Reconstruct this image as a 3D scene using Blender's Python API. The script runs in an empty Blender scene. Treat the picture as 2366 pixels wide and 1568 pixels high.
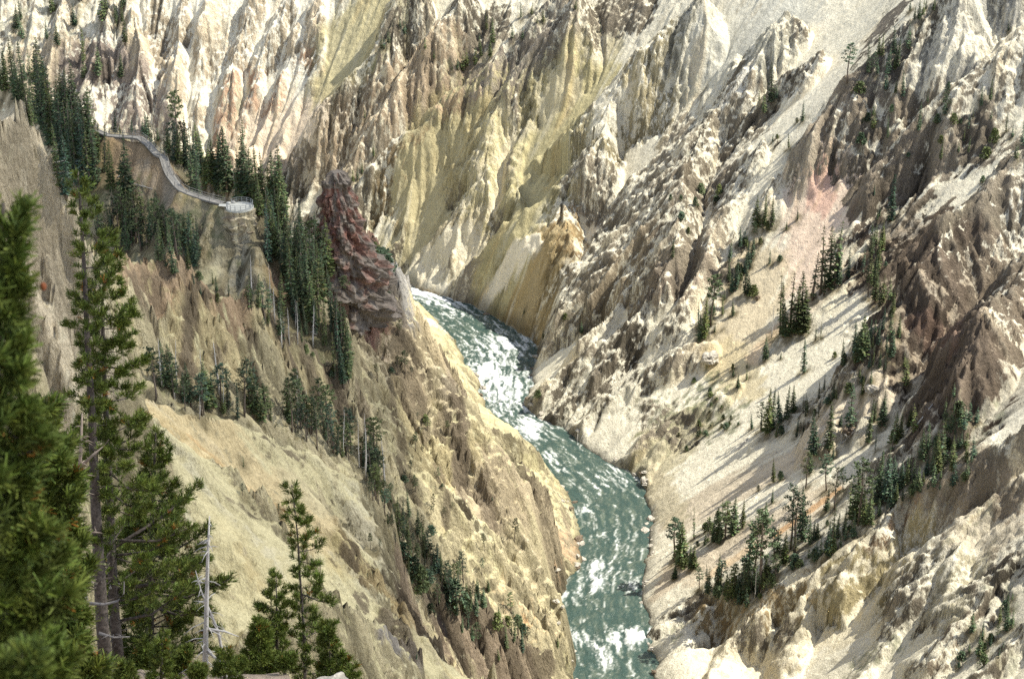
import bpy, math, random
import numpy as np
from mathutils import Vector, Matrix
R = math.radians
sc = bpy.context.scene
col = sc.collection

# ------------------------------------------------------------------ camera
CAM_Z, PITCH, HFOV = 250.0, 22.0, 30.0
cd = bpy.data.cameras.new('camera'); cam = bpy.data.objects.new('camera', cd); col.objects.link(cam)
cam.location = (0, 0, CAM_Z); cam.rotation_euler = (R(90 - PITCH), 0, 0)
cd.sensor_width = 36; cd.sensor_fit = 'HORIZONTAL'; cd.lens = 18 / math.tan(R(HFOV / 2))
cd.clip_start = 0.5; cd.clip_end = 6000
cd.dof.use_dof = True; cd.dof.focus_distance = 480; cd.dof.aperture_fstop = 3.2
sc.camera = cam
# ------------------------------------------------------------------ light
SUN_EL, SUN_AZ = 54.0, 6.0        # azimuth measured from +x towards +y
w = bpy.data.worlds.new('World'); sc.world = w; w.use_nodes = True
nt = w.node_tree; bg = nt.nodes['Background']
sky = nt.nodes.new('ShaderNodeTexSky'); sky.sky_type = 'NISHITA'; sky.sun_disc = False
sky.sun_elevation = R(SUN_EL); sky.sun_rotation = R(90 - SUN_AZ); sky.altitude = 2300; sky.dust_density = 1.5
hs_ = nt.nodes.new('ShaderNodeHueSaturation'); hs_.inputs['Saturation'].default_value = .5; nt.links.new(sky.outputs[0], hs_.inputs['Color']); nt.links.new(hs_.outputs[0], bg.inputs[0]); bg.inputs[1].default_value = 0.15
sd = bpy.data.lights.new('sun', 'SUN'); sun = bpy.data.objects.new('sun', sd); col.objects.link(sun)
sd.energy = 4.3; sd.angle = R(0.5); sd.color = (1.0, 0.955, 0.84)
SUNV = Vector((math.cos(R(SUN_EL)) * math.cos(R(SUN_AZ)), math.cos(R(SUN_EL)) * math.sin(R(SUN_AZ)), math.sin(R(SUN_EL))))
sun.rotation_euler = SUNV.to_track_quat('Z', 'Y').to_euler()
vs = sc.view_settings; vs.view_transform = 'Standard'; vs.look = 'None'; vs.exposure = 1.08; vs.gamma = 1
sc.cycles.max_bounces = 5; sc.cycles.diffuse_bounces = 3; sc.cycles.transparent_max_bounces = 8
sc.cycles.use_denoising = False

# ------------------------------------------------------------------ surveying: photograph bearings -> points of the place
FPX = 1183 / math.tan(R(HFOV / 2)); CP, SP = math.cos(R(PITCH)), math.sin(R(PITCH))
def ray(u, v):
    x = (u - 1183) / FPX; t = (784 - v) / FPX
    return np.array((x, CP + t * SP, -SP + t * CP))
def atY(u, v, Y):
    d = ray(u, v); t = Y / d[1]; return np.array((d[0] * t, Y, CAM_Z + d[2] * t))
def atZ(u, v, z=0.0):
    d = ray(u, v); t = (z - CAM_Z) / d[2]; return np.array((d[0] * t, d[1] * t, z))

# ------------------------------------------------------------------ noise
_rs = np.random.RandomState(7)
_P = _rs.permutation(512); _P = np.concatenate([_P, _P, _P]).astype(np.int32)
_GA = _rs.rand(512).astype(np.float32) * 2 * np.pi; _GX, _GY = np.cos(_GA), np.sin(_GA)
def perlin(x, y, seed=0):
    x = x + seed * 37.17; y = y + seed * 91.73
    xi = np.floor(x).astype(np.int32); yi = np.floor(y).astype(np.int32)
    fx = (x - xi).astype(np.float32); fy = (y - yi).astype(np.float32)
    ux = fx * fx * fx * (fx * (fx * 6 - 15) + 10); uy = fy * fy * fy * (fy * (fy * 6 - 15) + 10)
    xi &= 511; yi &= 511; x1 = (xi + 1) & 511; y1 = (yi + 1) & 511
    def g(a, b, dx, dy):
        h = _P[_P[a] + b] & 511
        return _GX[h] * dx + _GY[h] * dy
    a = g(xi, yi, fx, fy); b = g(x1, yi, fx - 1, fy); c = g(xi, y1, fx, fy - 1); d = g(x1, y1, fx - 1, fy - 1)
    return ((a + ux * (b - a)) * (1 - uy) + (c + ux * (d - c)) * uy) * 1.5
def fbm(x, y, seed=0, o=4, gain=0.5):
    s = 0; a = 1; f = 1.0
    for i in range(o):
        s = s + a * perlin(x * f, y * f, seed + i * 3); a *= gain; f *= 2.03
    return s
def ridged(x, y, seed=0, o=4, gain=0.5):
    s = 0; a = 1; f = 1.0
    for i in range(o):
        s = s + a * (1 - np.abs(perlin(x * f, y * f, seed + i * 5)) * 1.6); a *= gain; f *= 2.1
    return s
_W1 = _rs.rand(512).astype(np.float32); _W2 = _rs.rand(512).astype(np.float32); _W3 = _rs.rand(512).astype(np.float32)
def worley(x, y, seed=0):
    """distance to the nearest and second nearest scattered point, and that point's random number"""
    x = x + seed * 13.7; y = y + seed * 71.3
    xi = np.floor(x).astype(np.int32); yi = np.floor(y).astype(np.int32)
    f1 = np.full(x.shape, 9.0, np.float32); f2 = f1.copy(); idn = np.zeros(x.shape, np.float32)
    for dx in (-1, 0, 1):
        for dy in (-1, 0, 1):
            cx = xi + dx; cy = yi + dy
            h = _P[_P[cx & 511] + (cy & 511)] & 511
            d = np.sqrt((cx + _W1[h] - x) ** 2 + (cy + _W2[h] - y) ** 2).astype(np.float32)
            n = d < f1
            f2 = np.where(n, f1, np.minimum(f2, d)); idn = np.where(n, _W3[h], idn); f1 = np.where(n, d, f1)
    return f1, f2, idn
def sstep(a, b, x):
    t = np.clip((x - a) / (b - a), 0, 1); return t * t * (3 - 2 * t)
def blur(a, r):
    for ax in (0, 1):
        for _ in range(2):
            n = a.shape[ax]; c = np.cumsum(np.concatenate([np.zeros_like(np.take(a, [0], ax)), a], ax).astype(np.float64), axis=ax)
            hi = np.minimum(np.arange(n) + r + 1, n); lo = np.maximum(np.arange(n) - r, 0)
            sh = [1, 1]; sh[ax] = n
            a = ((np.take(c, hi, ax) - np.take(c, lo, ax)) / (hi - lo).reshape(sh)).astype(np.float32)
    return a

# ------------------------------------------------------------------ terrain: one height field on a map grid (x east, y north)
G = 0.42
X0, X1, Y0, Y1 = -275.0, 225.0, -12.0, 950.0
xs = np.arange(X0, X1, G, dtype=np.float32); ys = np.arange(Y0, Y1, G, dtype=np.float32)
X, Y = np.meshgrid(xs, ys)
def sample(A, x, y):
    fx = np.clip((np.asarray(x) - X0) / G, 0, A.shape[1] - 1.001); fy = np.clip((np.asarray(y) - Y0) / G, 0, A.shape[0] - 1.001)
    i = fx.astype(int); j = fy.astype(int); a = fx - i; b = fy - j
    return (A[j, i] * (1 - a) + A[j, i + 1] * a) * (1 - b) + (A[j + 1, i] * (1 - a) + A[j + 1, i + 1] * a) * b
_T = np.arange(70, 1150, 0.5)
def hit(Z, u, v, h=0.0, tmin=70):
    """where the sight line (u, v) meets the surface Z raised by h"""
    d = ray(u, v); T = _T[_T >= tmin]
    px, py, pz = d[0] * T, d[1] * T, CAM_Z + d[2] * T
    g = pz - sample(Z, px, py) - h
    k = np.nonzero(g <= 0)[0]
    if len(k) == 0: return None
    k = k[0]
    t = T[k] if k == 0 else T[k - 1] + 0.5 * g[k - 1] / (g[k - 1] - g[k])
    return np.array((d[0] * t, d[1] * t, CAM_Z + d[2] * t))

# river course
rb = [(1520,1568),(1500,1470),(1478,1400),(1500,1250),(1496,1130),(1440,1080),(1335,1018),(1245,975),(1212,935),(1228,875),(1245,805),(1205,772),(1130,722),(1060,698),(935,655)]
lb = [(1335,1568),(1305,1500),(1288,1395),(1328,1330),(1352,1215),(1315,1150),(1272,1090),(1245,1035),(1195,1012),(1140,960),(1100,890),(1082,850),(1055,790),(1000,735),(930,690)]
RB = [np.array((38.0,250.0)), np.array((37.0,340.0))] + [atZ(*p)[:2] for p in rb] + [np.array((-75.0,698.0)), np.array((-120.0,728.0)), np.array((-200.0,742.0)), np.array((-330.0,748.0))]
LB = [np.array((16.0,250.0)), np.array((16.0,340.0))] + [atZ(*p)[:2] for p in lb] + [np.array((-85.0,672.0)), np.array((-128.0,704.0)), np.array((-200.0,720.0)), np.array((-330.0,726.0))]
def resample(P, step):
    P = np.array(P); L = np.concatenate([[0], np.cumsum(np.linalg.norm(np.diff(P, axis=0), axis=1))])
    s = np.linspace(0, L[-1], int(L[-1] / step) + 2)
    return np.stack([np.interp(s, L, P[:, k]) for k in range(P.shape[1])], 1)
def ragged(P, seed):
    Q = resample(P, 2.2); t = np.gradient(Q, axis=0); t /= np.linalg.norm(t, axis=1)[:, None]; r = np.random.RandomState(seed); k = len(Q)
    e = np.convolve(r.randn(k + 8), np.ones(5) / 2.2, 'same')[:k] * .75 + r.randn(k) * .3
    return [Q[i] + np.array((t[i, 1], -t[i, 0])) * e[i] for i in range(k)]
def seg_dist(P, px, py, extra=None):
    """nearest distance to the line P, which side of it, and extra values along it"""
    best = np.full(px.shape, 1e9, np.float32); side = np.zeros(px.shape, np.float32)
    ex = np.zeros(px.shape, np.float32)
    for i in range(len(P) - 1):
        ax, ay = P[i][:2]; bx, by = P[i + 1][:2]; dx, dy = bx - ax, by - ay; L2 = dx * dx + dy * dy + 1e-9
        t = np.clip(((px - ax) * dx + (py - ay) * dy) / L2, 0, 1)
        qx = px - ax - t * dx; qy = py - ay - t * dy; d = qx * qx + qy * qy
        m = d < best
        best = np.where(m, d, best); side = np.where(m, dx * qy - dy * qx, side)
        if extra is not None: ex = np.where(m, extra[i] + t * (extra[i + 1] - extra[i]), ex)
    return np.sqrt(best), side, ex
RB = ragged(RB, 5); LB = ragged(LB, 6)
# east/north (right) wall: distance from the right bank
slope_y = [(200,.85),(340,.82),(400,.78),(440,.72),(500,.72),(545,.80),(600,.98),(650,1.12),(700,1.2),(960,1.25)]
ex = [np.interp(p[1], [a for a, b in slope_y], [b for a, b in slope_y]) for p in RB]
ex = [1.25 if (p[1] > 690 or p[0] < -60) else e for p, e in zip(RB, ex)]
dR, sR, slR = seg_dist(RB, X, Y, ex)
dL, sL, _ = seg_dist(LB, X, Y)
inR = sR < 0                       # right of the right bank (heading upstream)
inL = sL > 0
slR = blur(np.where(inR, slR, 1.0).astype(np.float32), 24)
big = fbm(X / 90, Y / 90, 3, 3)
base = np.where(inR, slR * dR * (1 + 0.06 * big), 0).astype(np.float32)
base = np.minimum(base, 262 + 0.05 * dR)
sm = blur(base, 14); base = np.where(inR, base + (sm - base) * sstep(4, 30, dR), base).astype(np.float32)
leftbase = np.where(inL, np.minimum(1.15 * dL, 8) + 0.42 * np.maximum(0, dL - 7), 0)
leftbase = np.minimum(leftbase, 60 + 0.1 * dL)
base = np.where(inL, leftbase, base).astype(np.float32)
RIVER = ~(inR | inL)
base = np.where(RIVER, -1.5, base)

# warped coordinates roughen the plan of every ridge
WX = X + 1.6 * fbm(X / 26, Y / 26, 11, 4, 0.6); WY = Y + 1.6 * fbm(X / 26, Y / 26, 23, 4, 0.6)
Z = base.copy(); ROCK = np.zeros_like(Z)
def roof(pts, s_right, s_left, region, jag=1.2, rock=1.0, wid=70, soft=0.0, reach=99, s_end=None, cliff=None):
    """raise a ridge whose crest runs through pts; s_right / s_left: fall of its two flanks, heading along pts"""
    global Z, ROCK
    P = resample(pts, 4.0); n = len(P)
    x0, x1 = P[:, 0].min() - wid, P[:, 0].max() + wid; y0, y1 = P[:, 1].min() - wid, P[:, 1].max() + wid
    i0, i1 = max(0, int((x0 - X0) / G)), min(len(xs), int((x1 - X0) / G)); j0, j1 = max(0, int((y0 - Y0) / G)), min(len(ys), int((y1 - Y0) / G))
    if i1 <= i0 or j1 <= j0: return
    w = (slice(j0, j1), slice(i0, i1))
    d, s, zc = seg_dist(P, WX[w], WY[w], list(P[:, 2]))
    zc = zc + jag * fbm(X[w] / 7, Y[w] / 7, 5, 3)
    sl = np.where(s < 0, s_right, s_left)
    if cliff: sl = np.where(s < 0, cliff[0] - (cliff[0] - s_right) * np.maximum(0, d - cliff[1]) / np.maximum(d, .01), sl)
    if s_end is not None:
        e = P[-1][:2]; t = P[-1][:2] - P[-2][:2]; t = t / np.linalg.norm(t); ah = (WX[w] - e[0]) * t[0] + (WY[w] - e[1]) * t[1]
        sl = sl + (s_end - sl) * sstep(-6, 4, ah)
    zr = zc - sl * (np.sqrt(d * d + soft * soft) - .8 * soft) - 1.6 * np.maximum(0, d - reach)
    ok = region[w] & (zr > Z[w])
    ROCK[w] = np.where(ok, np.maximum(ROCK[w] * 0.5, rock * sstep(-1, 5, zr - Z[w])), ROCK[w])
    Z[w] = np.where(ok, zr, Z[w])

# ---- left (near) side: ridges surveyed with their distance north of the viewpoint
def L(*p): return [atY(*q) for q in p]
west = inL.copy()
roof(L((-150,-40,222),(-60,40,226),(30,150,229),(72,168,231),(84,300,234),(132,390,238),(160,520,242),(200,588,247),(250,640,250)), 4.2, 6.0, west, 1.0, reach=12, s_end=5)
roof(L((230,575,312),(330,598,322),(420,612,330),(500,655,338),(560,690,345),(620,720,352),(700,790,364),(760,830,374),(810,900,382),(832,965,388)), 1.0, 1.3, west, 1.4, reach=24, s_end=2.5, cliff=(3.0, 6.5))
roof(L((200,850,270),(280,890,283),(370,935,290),(430,955,294),(480,970,297),(600,990,305),(680,1020,311),(760,1060,315),(810,1090,317),(850,1135,319),(860,1180,320)), 0.98, 1.8, west, 0.9, 0.25, reach=36, s_end=4.5)
roof(L((740,1262,330),(820,1270,334),(870,1280,338),(960,1335,350),(1050,1370,360),(1130,1405,370),(1210,1470,380),(1290,1535,388),(1340,1580,392)), 1.3, 1.2, west, 1.3, reach=40, cliff=(2.6, 8))
roof(L((770,1400,266),(830,1410,272),(880,1446,276),(945,1514,280),(965,1600,282)), 1.8, 1.8, west, 1.2, reach=25, s_end=3)
roof(L((700,600,415),(760,610,425),(820,505,440),(855,548,447),(880,585,452),(908,655,462),(938,724,470),(1022,790,480),(1066,864,486),(1094,934,490),(1136,988,494),(1190,1012,496),(1250,1055,498),(1272,1100,500)), 1.3, 2.0, west, 1.6, reach=60, cliff=(2.4, 8))
roof(L((870,660,446),(890,760,440),(930,880,436),(980,1000,434),(1040,1110,434),(1090,1180,436)), 1.5, 1.8, west, 1.4, cliff=(2.6, 6))
roof(L((960,760,462),(1010,880,460),(1060,990,460),(1120,1090,464),(1200,1170,470),(1330,1225,482)), 1.3, 1.5, west, 1.2, .7)
roof(L((-80,150,470),(40,200,452),(90,240,440),(150,275,426),(235,308,412),(330,322,410),(385,372,405),(435,444,397),(500,474,393),(545,484,391),(590,492,391),(640,540,396)), 1.0, 1.0, west, 0.5, 0.3, reach=28, s_end=2.4)
roof(L((560,500,389),(575,560,382),(590,640,376)), 2.0, 2.0, west, 1.0)

# the rim the photographer stands on
edge = np.interp(X, [-18, -13, -9, -6, -3, 2], [64, 60, 56, 50, 44, 20])
hill = 247.6 - 0.585 * np.maximum(Y, 0) - 2.6 * np.maximum(0, Y - edge) + 0.05 * np.minimum(0, X + 12) + 0.22 * fbm(X / 5, Y / 5, 31, 4) - 2.0 * np.maximum(0, X - 1) * sstep(4, 12, Y)
Z = np.maximum(Z, np.where(inL, hill, -99)).astype(np.float32)
HILL = (hill >= Z - 2.5) & (Y < 80)

# ---- right wall: ribs surveyed against the plain wall, then raised by h
EAST = inR.copy()
BASE_E = base.copy()
# scarp below the row of firs: the ground in front of it lies lower
scarp = [hit(base, u, v) for u, v in ((2366,1000),(2250,1070),(2150,1120),(2071,1150),(2037,1208),(1969,1256),(1908,1297),(1867,1322),(1725,1386),(1616,1358),(1560,1400))]
dS, sS, _ = seg_dist(resample(scarp, 3), WX, WY)
near = (sS > 0)
drop = np.where(near & EAST & (Y < 480), 13 * sstep(0, 9, dS) * sstep(3, 26, dR), 0)
base2 = (base - drop).astype(np.float32)
Z = np.where(EAST, np.where(Z == base, base2, Z), Z).astype(np.float32)
ROCK = np.where(EAST & near & (dS < 14), np.maximum(ROCK, 1 - sstep(8, 14, dS)), ROCK)
def rib(uv, h, sl_left, sl_right, jag=1.6, rock=1.0, b=None, hk=.62):
    b = base2 if b is None else b
    pts = []
    hs = [e * hk for e in (h if isinstance(h, (list, tuple)) else [h] * len(uv))]
    for (u, v), hh in zip(uv, hs):
        q = hit(b, u, v, hh)
        if q is not None: pts.append(q)
    if len(pts) > 1: roof(pts, sl_left, sl_right, EAST, jag * .55, rock, 60, 2.2)
# far wall at the head of the view
RR = random.Random(4)
for uv, h in [
    ([(160,-40),(140,60),(120,160),(130,250)], 9), ([(250,-30),(215,110),(205,230)], 8), ([(310,-30),(330,120),(300,230),(330,330)], 9),
    ([(420,-30),(400,130),(405,280)], 8), ([(490,-30),(450,180),(445,320)], 9), ([(580,-30),(530,140),(520,260),(500,340)], 10),
    ([(660,-20),(600,130),(590,190),(560,260),(530,340)], 11), ([(700,60),(640,220),(590,335)], 8), ([(750,-30),(725,130),(700,210),(650,335)], 9)]:
    rib([(u + RR.uniform(-12, 12), v) for u, v in uv], h * RR.uniform(.7, 1.3), RR.uniform(1.2, 1.7), RR.uniform(1.3, 2.1), 2.4)
rib([(960,-60),(930,0),(890,90),(790,190),(730,270),(680,350),(655,400)], [22,22,22,18,15,10,5], 1.25, 2.2, hk=.85)
rib([(1080,-40),(1060,0),(1000,80),(930,180),(870,280),(800,390),(750,440)], [16,16,16,15,14,12,8], 1.3, 1.9, hk=.85)
rib([(1300,-40),(1250,20),(1125,150),(1023,224),(976,289),(898,345),(853,405),(820,480)], [17,17,17,16,15,13,11,8], 1.2, 2.2, hk=.85)
rib([(1000,300),(970,365),(950,440),(930,540)], [10,10,9,6], 1.4, 1.8)
rib([(1340,-20),(1270,60),(1200,150),(1153,238),(1125,323),(1108,401),(1081,440),(1050,490),(1010,540),(970,610)], [18,18,17,16,15,13,11,9,7,4], 1.15, 1.5, hk=.85)
rib([(1240,240),(1200,340),(1190,420),(1210,470)], 7, 1.5, 1.6)
rib([(1620,-20),(1560,40),(1499,102),(1414,204),(1397,306),(1345,360),(1295,420),(1300,480),(1330,560),(1345,620),(1310,700),(1285,755)], [22,22,22,21,20,20,19,18,17,15,10,5], 1.1, 1.6, 2.0, hk=.85)
rib([(1560,560),(1480,620),(1450,690),(1380,760)], 7, 1.3, 1.6)
rib([(1830,20),(1740,130),(1640,250),(1600,350),(1575,480),(1560,560),(1530,640),(1490,720)], [17,17,16,16,16,15,13,8], 1.1, 1.5, 2.0, hk=.85)
rib([(1760,330),(1700,430),(1660,520),(1630,620),(1590,700)], 9, 1.3, 1.6, 2.2)
rib([(1700,120),(1690,210),(1650,300)], 8, 1.4, 1.6, 2.2)
for uv, h in [([(1560,700),(1480,745),(1380,800),(1300,850),(1235,905)], 6), ([(1640,780),(1560,810),(1480,855),(1400,920),(1330,975)], 7),
              ([(1420,790),(1340,880),(1270,950)], 5), ([(1700,880),(1600,930),(1520,990),(1440,1060)], 5), ([(1560,1000),(1520,1060),(1490,1110)], 3)]:
    rib(uv, h, 1.2, 1.3, 2.2)
# right shoulder
rib([(2200,-60),(2120,20),(2040,110),(1950,200),(1900,260),(1850,330),(1800,400)], [14,14,13,12,11,9,5], 1.3, 1.2, 2.0)
rib([(1900,120),(1800,190),(1740,260)], [9,9,6], 1.3, 1.2, 2.4)
rib([(2366,60),(2250,160),(2156,238),(2071,323),(2030,391),(2000,460),(1985,500)], [17,17,16,13,9,5,1], 1.7, 1.1, 2.2, hk=.8)
rib([(2366,330),(2290,400),(2200,500),(2130,600),(2075,660),(2040,720),(1985,790),(1965,850)], [22,23,24,24,22,17,11,5], 2.0, 0.95, 2.2, hk=1.25)
rib([(2400,560),(2320,650),(2260,760),(2220,850),(2180,930)], [16,17,17,14,8], 1.7, 1.1, 2.2, hk=1.1)
rib([(1990,880),(1890,960),(1850,1010)], [4,3,1.5], 1.5, 1.3, 1.2)
rib([(1760,490),(1715,560),(1680,640),(1630,740)], [4,4,4,2], 1.2, 1.1, 1.2)
rib([(1960,640),(1890,700),(1800,790),(1760,840)], [3,3,3,1.5], 1.2, 1.1, 1.0)
# below the scarp, lower right
rib([(1950,1310),(1901,1345),(1867,1390),(1857,1480),(1825,1590)], [6,6,6,5,5], 1.3, 1.4, 1.6)
rib([(2366,1100),(2290,1150),(2224,1205),(2170,1300),(2130,1390),(2050,1490),(1990,1590)], [9,9,10,9,8,5,3], 1.2, 1.4, 2.0)
rib([(2224,1205),(2230,1310),(2200,1420)], [9,7,4], 1.5, 1.5, 1.6)
rib([(2420,1230),(2366,1270),(2285,1330),(2268,1395),(2207,1463),(2140,1570)], [9,9,9,9,8,6], 1.2, 1.3, 2.0)
rib([(2440,1400),(2366,1450),(2300,1530),(2260,1600)], 9, 1.2, 1.4, 2.0)
rib([(1760,1400),(1700,1470),(1660,1540),(1640,1600)], [6,5,4,3], 1.4, 1.4, 1.6)
rib([(1640,1380),(1590,1440),(1560,1500)], [4,4,2], 1.4, 1.4, 1.4)
WALK = [atY(*q) for q in ((222,301,413),(251,313,412),(288,316,411),(321,317,410),(345,335,407.5),(360,355,406),(378,363,405),(384,386,403.5),(394,407,400.5),(407,425,399),(417,437,397.5),(435,446,397),(470,458,395.5),(515,470,392.5))]
DECK = atY(554, 477, 390)
Z0 = Z.copy()

# ---- fall lines: streak noise carried down the slopes
Zs = blur(Z, 5); gy, gx = np.gradient(Zs, G); gm = np.sqrt(gx * gx + gy * gy) + 1e-4
SLOPE = gm.copy()
ux, uy = gx / gm, gy / gm
rs = np.random.RandomState(3)
def lic(noise, n, step):
    acc = noise.copy(); tot = 1.0
    for sgn in (1, -1):
        px = (X - X0) / G; py = (Y - Y0) / G
        for k in range(n):
            i = np.clip(px, 0, len(xs) - 1).astype(np.int32); j = np.clip(py, 0, len(ys) - 1).astype(np.int32)
            px = px + sgn * step * ux[j, i]; py = py + sgn * step * uy[j, i]
            i = np.clip(px + .5, 0, len(xs) - 1).astype(np.int32); j = np.clip(py + .5, 0, len(ys) - 1).astype(np.int32)
            acc += noise[j, i]
    acc /= (2 * n + 1)
    return (acc / (acc.std() + 1e-6)).astype(np.float32)
ST3 = lic(blur(rs.randn(*X.shape).astype(np.float32), 9), 10, 4.5)  # small spurs
N1 = rs.randn(*X.shape).astype(np.float32)
ST1 = lic(blur(N1, 1), 9, 1.6)            # thin flutes
ST2 = lic(blur(rs.randn(*X.shape).astype(np.float32), 3), 12, 2.6)   # broad flutes
ROCK = np.clip(ROCK, 0, 1)
ROCK = np.maximum(ROCK, sstep(0.95, 1.5, SLOPE))

# ---- paint: stretches of ground marked by the two ends of a band; value fields live on the map grid
def paint(A, uv, rpx, val, alpha=1.0, rag=0.35, region=None, seed=0):
    P = [hit(Z0, u, v) for u, v in uv]; P = [p for p in P if p is not None]
    if not P: return
    if len(P) == 1: P = [P[0], P[0] + np.array((.5, 0, 0))]
    P = np.array(P); D = np.linalg.norm(P - np.array((0, 0, CAM_Z)), axis=1).mean(); r = rpx * D / FPX
    pad = r * 1.8 + 2
    i0, i1 = max(0, int((P[:, 0].min() - pad - X0) / G)), min(len(xs), int((P[:, 0].max() + pad - X0) / G))
    j0, j1 = max(0, int((P[:, 1].min() - pad - Y0) / G)), min(len(ys), int((P[:, 1].max() + pad - Y0) / G))
    if i1 - i0 < 2 or j1 - j0 < 2: return
    w = (slice(j0, j1), slice(i0, i1))
    # distance measured on the slope, so height counts as well
    best = np.full(X[w].shape, 1e9, np.float32)
    for a, b in zip(P[:-1], P[1:]):
        dx, dy, dz = b - a; L2 = dx * dx + dy * dy + dz * dz + 1e-9
        qx, qy, qz = X[w] - a[0], Y[w] - a[1], Z0[w] - a[2]
        t = np.clip((qx * dx + qy * dy + qz * dz) / L2, 0, 1)
        best = np.minimum(best, (qx - t * dx) ** 2 + (qy - t * dy) ** 2 + (qz - t * dz) ** 2)
    q = np.sqrt(best) / r + rag * fbm(X[w] / (r * .6 + 1), Y[w] / (r * .6 + 1), 41 + seed, 4) + 0.12 * ST1[w]
    m = alpha * sstep(1.15, 0.7, q)
    if region is not None: m = m * region[w]
    if A.ndim == 3: A[w] = A[w] * (1 - m[..., None]) + np.array(val, np.float32) * m[..., None]
    else: A[w] = A[w] * (1 - m) + val * m

CREAM, WHITE, OLIVE, TAN, PINK, ORANGE = (.66,.61,.475), (.72,.70,.62), (.40,.35,.19), (.55,.46,.31), (.58,.36,.26), (.56,.33,.14)
BROWN, GREY, RED, YELLOW, DUST = (.20,.172,.128), (.27,.25,.225), (.26,.115,.09), (.475,.425,.255), (.64,.58,.45)
GREYW = (.50,.485,.41)
C = np.zeros(X.shape + (3,), np.float32); C[:] = CREAM
C[inL] = YELLOW
K = np.zeros(X.shape + (3,), np.float32); K[:] = BROWN       # colour of bare rock
K[inL] = (.34,.295,.185)
# far wall; olive bands partly put the shade of left flanks into the colour
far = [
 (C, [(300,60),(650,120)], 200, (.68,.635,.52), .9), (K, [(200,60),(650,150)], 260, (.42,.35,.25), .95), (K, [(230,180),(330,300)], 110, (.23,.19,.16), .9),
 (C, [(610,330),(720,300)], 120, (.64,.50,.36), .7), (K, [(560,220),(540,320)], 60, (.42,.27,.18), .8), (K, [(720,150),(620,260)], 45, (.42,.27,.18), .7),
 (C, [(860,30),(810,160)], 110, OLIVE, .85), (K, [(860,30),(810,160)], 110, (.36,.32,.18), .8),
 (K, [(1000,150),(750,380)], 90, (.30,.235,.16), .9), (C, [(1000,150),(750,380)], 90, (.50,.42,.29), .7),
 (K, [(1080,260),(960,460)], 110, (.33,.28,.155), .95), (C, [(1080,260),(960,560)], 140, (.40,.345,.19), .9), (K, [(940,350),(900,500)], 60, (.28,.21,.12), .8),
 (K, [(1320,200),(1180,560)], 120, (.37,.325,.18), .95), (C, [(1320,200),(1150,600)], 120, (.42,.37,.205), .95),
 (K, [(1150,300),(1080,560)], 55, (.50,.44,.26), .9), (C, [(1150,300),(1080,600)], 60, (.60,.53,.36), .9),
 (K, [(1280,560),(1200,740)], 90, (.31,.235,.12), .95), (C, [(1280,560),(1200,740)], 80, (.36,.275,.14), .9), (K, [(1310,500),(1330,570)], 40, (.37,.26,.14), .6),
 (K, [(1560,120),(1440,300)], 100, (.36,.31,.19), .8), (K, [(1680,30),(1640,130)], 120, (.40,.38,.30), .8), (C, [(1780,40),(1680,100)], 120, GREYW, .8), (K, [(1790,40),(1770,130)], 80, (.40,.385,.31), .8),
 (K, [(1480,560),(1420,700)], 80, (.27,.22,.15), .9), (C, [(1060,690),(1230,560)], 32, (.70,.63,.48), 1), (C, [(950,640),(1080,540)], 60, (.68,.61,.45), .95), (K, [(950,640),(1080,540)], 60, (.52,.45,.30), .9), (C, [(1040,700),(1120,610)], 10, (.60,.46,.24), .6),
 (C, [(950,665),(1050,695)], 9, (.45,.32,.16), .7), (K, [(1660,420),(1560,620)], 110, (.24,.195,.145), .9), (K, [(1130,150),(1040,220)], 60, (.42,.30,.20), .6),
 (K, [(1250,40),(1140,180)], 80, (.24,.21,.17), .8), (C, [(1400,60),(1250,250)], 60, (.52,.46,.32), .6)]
right = [
 (C, [(1900,430),(1880,640)], 92, (.65,.46,.35), .6), (C, [(1905,400),(1895,470)], 36, (.60,.39,.30), .8), (C, [(1960,560),(1930,700)], 50, (.66,.60,.44), .7),
 (C, [(1750,640),(1700,800)], 90, TAN, .8), (C, [(1680,830),(1720,900)], 60, (.56,.47,.28), .7), (C, [(1850,700),(1740,830)], 22, (.58,.42,.27), .6),
 (C, [(2040,880),(1600,1180)], 90, (.55,.47,.35), .9), (C, [(1880,1160),(1560,1330)], 70, (.58,.49,.36), .9), (C, [(1940,1130),(1800,1230)], 14, (.56,.34,.17), .8),
 (C, [(1740,1260),(1640,1330)], 14, (.58,.42,.25), .6), (C, [(1580,1000),(1500,1080)], 90, (.43,.38,.24), .8), (C, [(1500,1100),(1560,1200)], 40, (.46,.40,.27), .8),
 (K, [(2060,520),(2200,850)], 180, (.128,.10,.075), .95), (K, [(2300,620),(2366,800)], 90, (.19,.155,.115), .9), (C, [(2060,600),(2200,850)], 140, (.33,.265,.19), .85), (K, [(2140,760),(2200,800)], 50, (.19,.125,.095), .6), (C, [(2140,740),(2200,820)], 50, (.36,.25,.17), .6),  # brown cliff: part of this dark tone is its shade put into colour
 (K, [(1700,300),(1620,560)], 120, (.21,.18,.13), .7), (K, [(1980,250),(2100,420)], 130, (.215,.18,.135), .9), (K, [(2250,330),(2366,420)], 110, (.24,.205,.155), .8),
 (C, [(1850,170),(1900,260)], 90, (.67,.62,.49), .9), (C, [(2200,120),(2366,200)], 140, (.65,.60,.47), .9), (K, [(2060,40),(2050,140)], 70, (.13,.115,.095), .9),
 (K, [(1960,60),(2000,20)], 70, (.42,.40,.33), .8), (K, [(2280,40),(2180,130)], 80, (.42,.40,.34), .8), (C, [(1720,150),(1700,190)], 50, (.70,.66,.55), .9),
 (C, [(2300,480),(2366,640)], 60, GREYW, .6), (C, [(2366,900),(2250,960)], 90, (.40,.37,.29), .7)]
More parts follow.
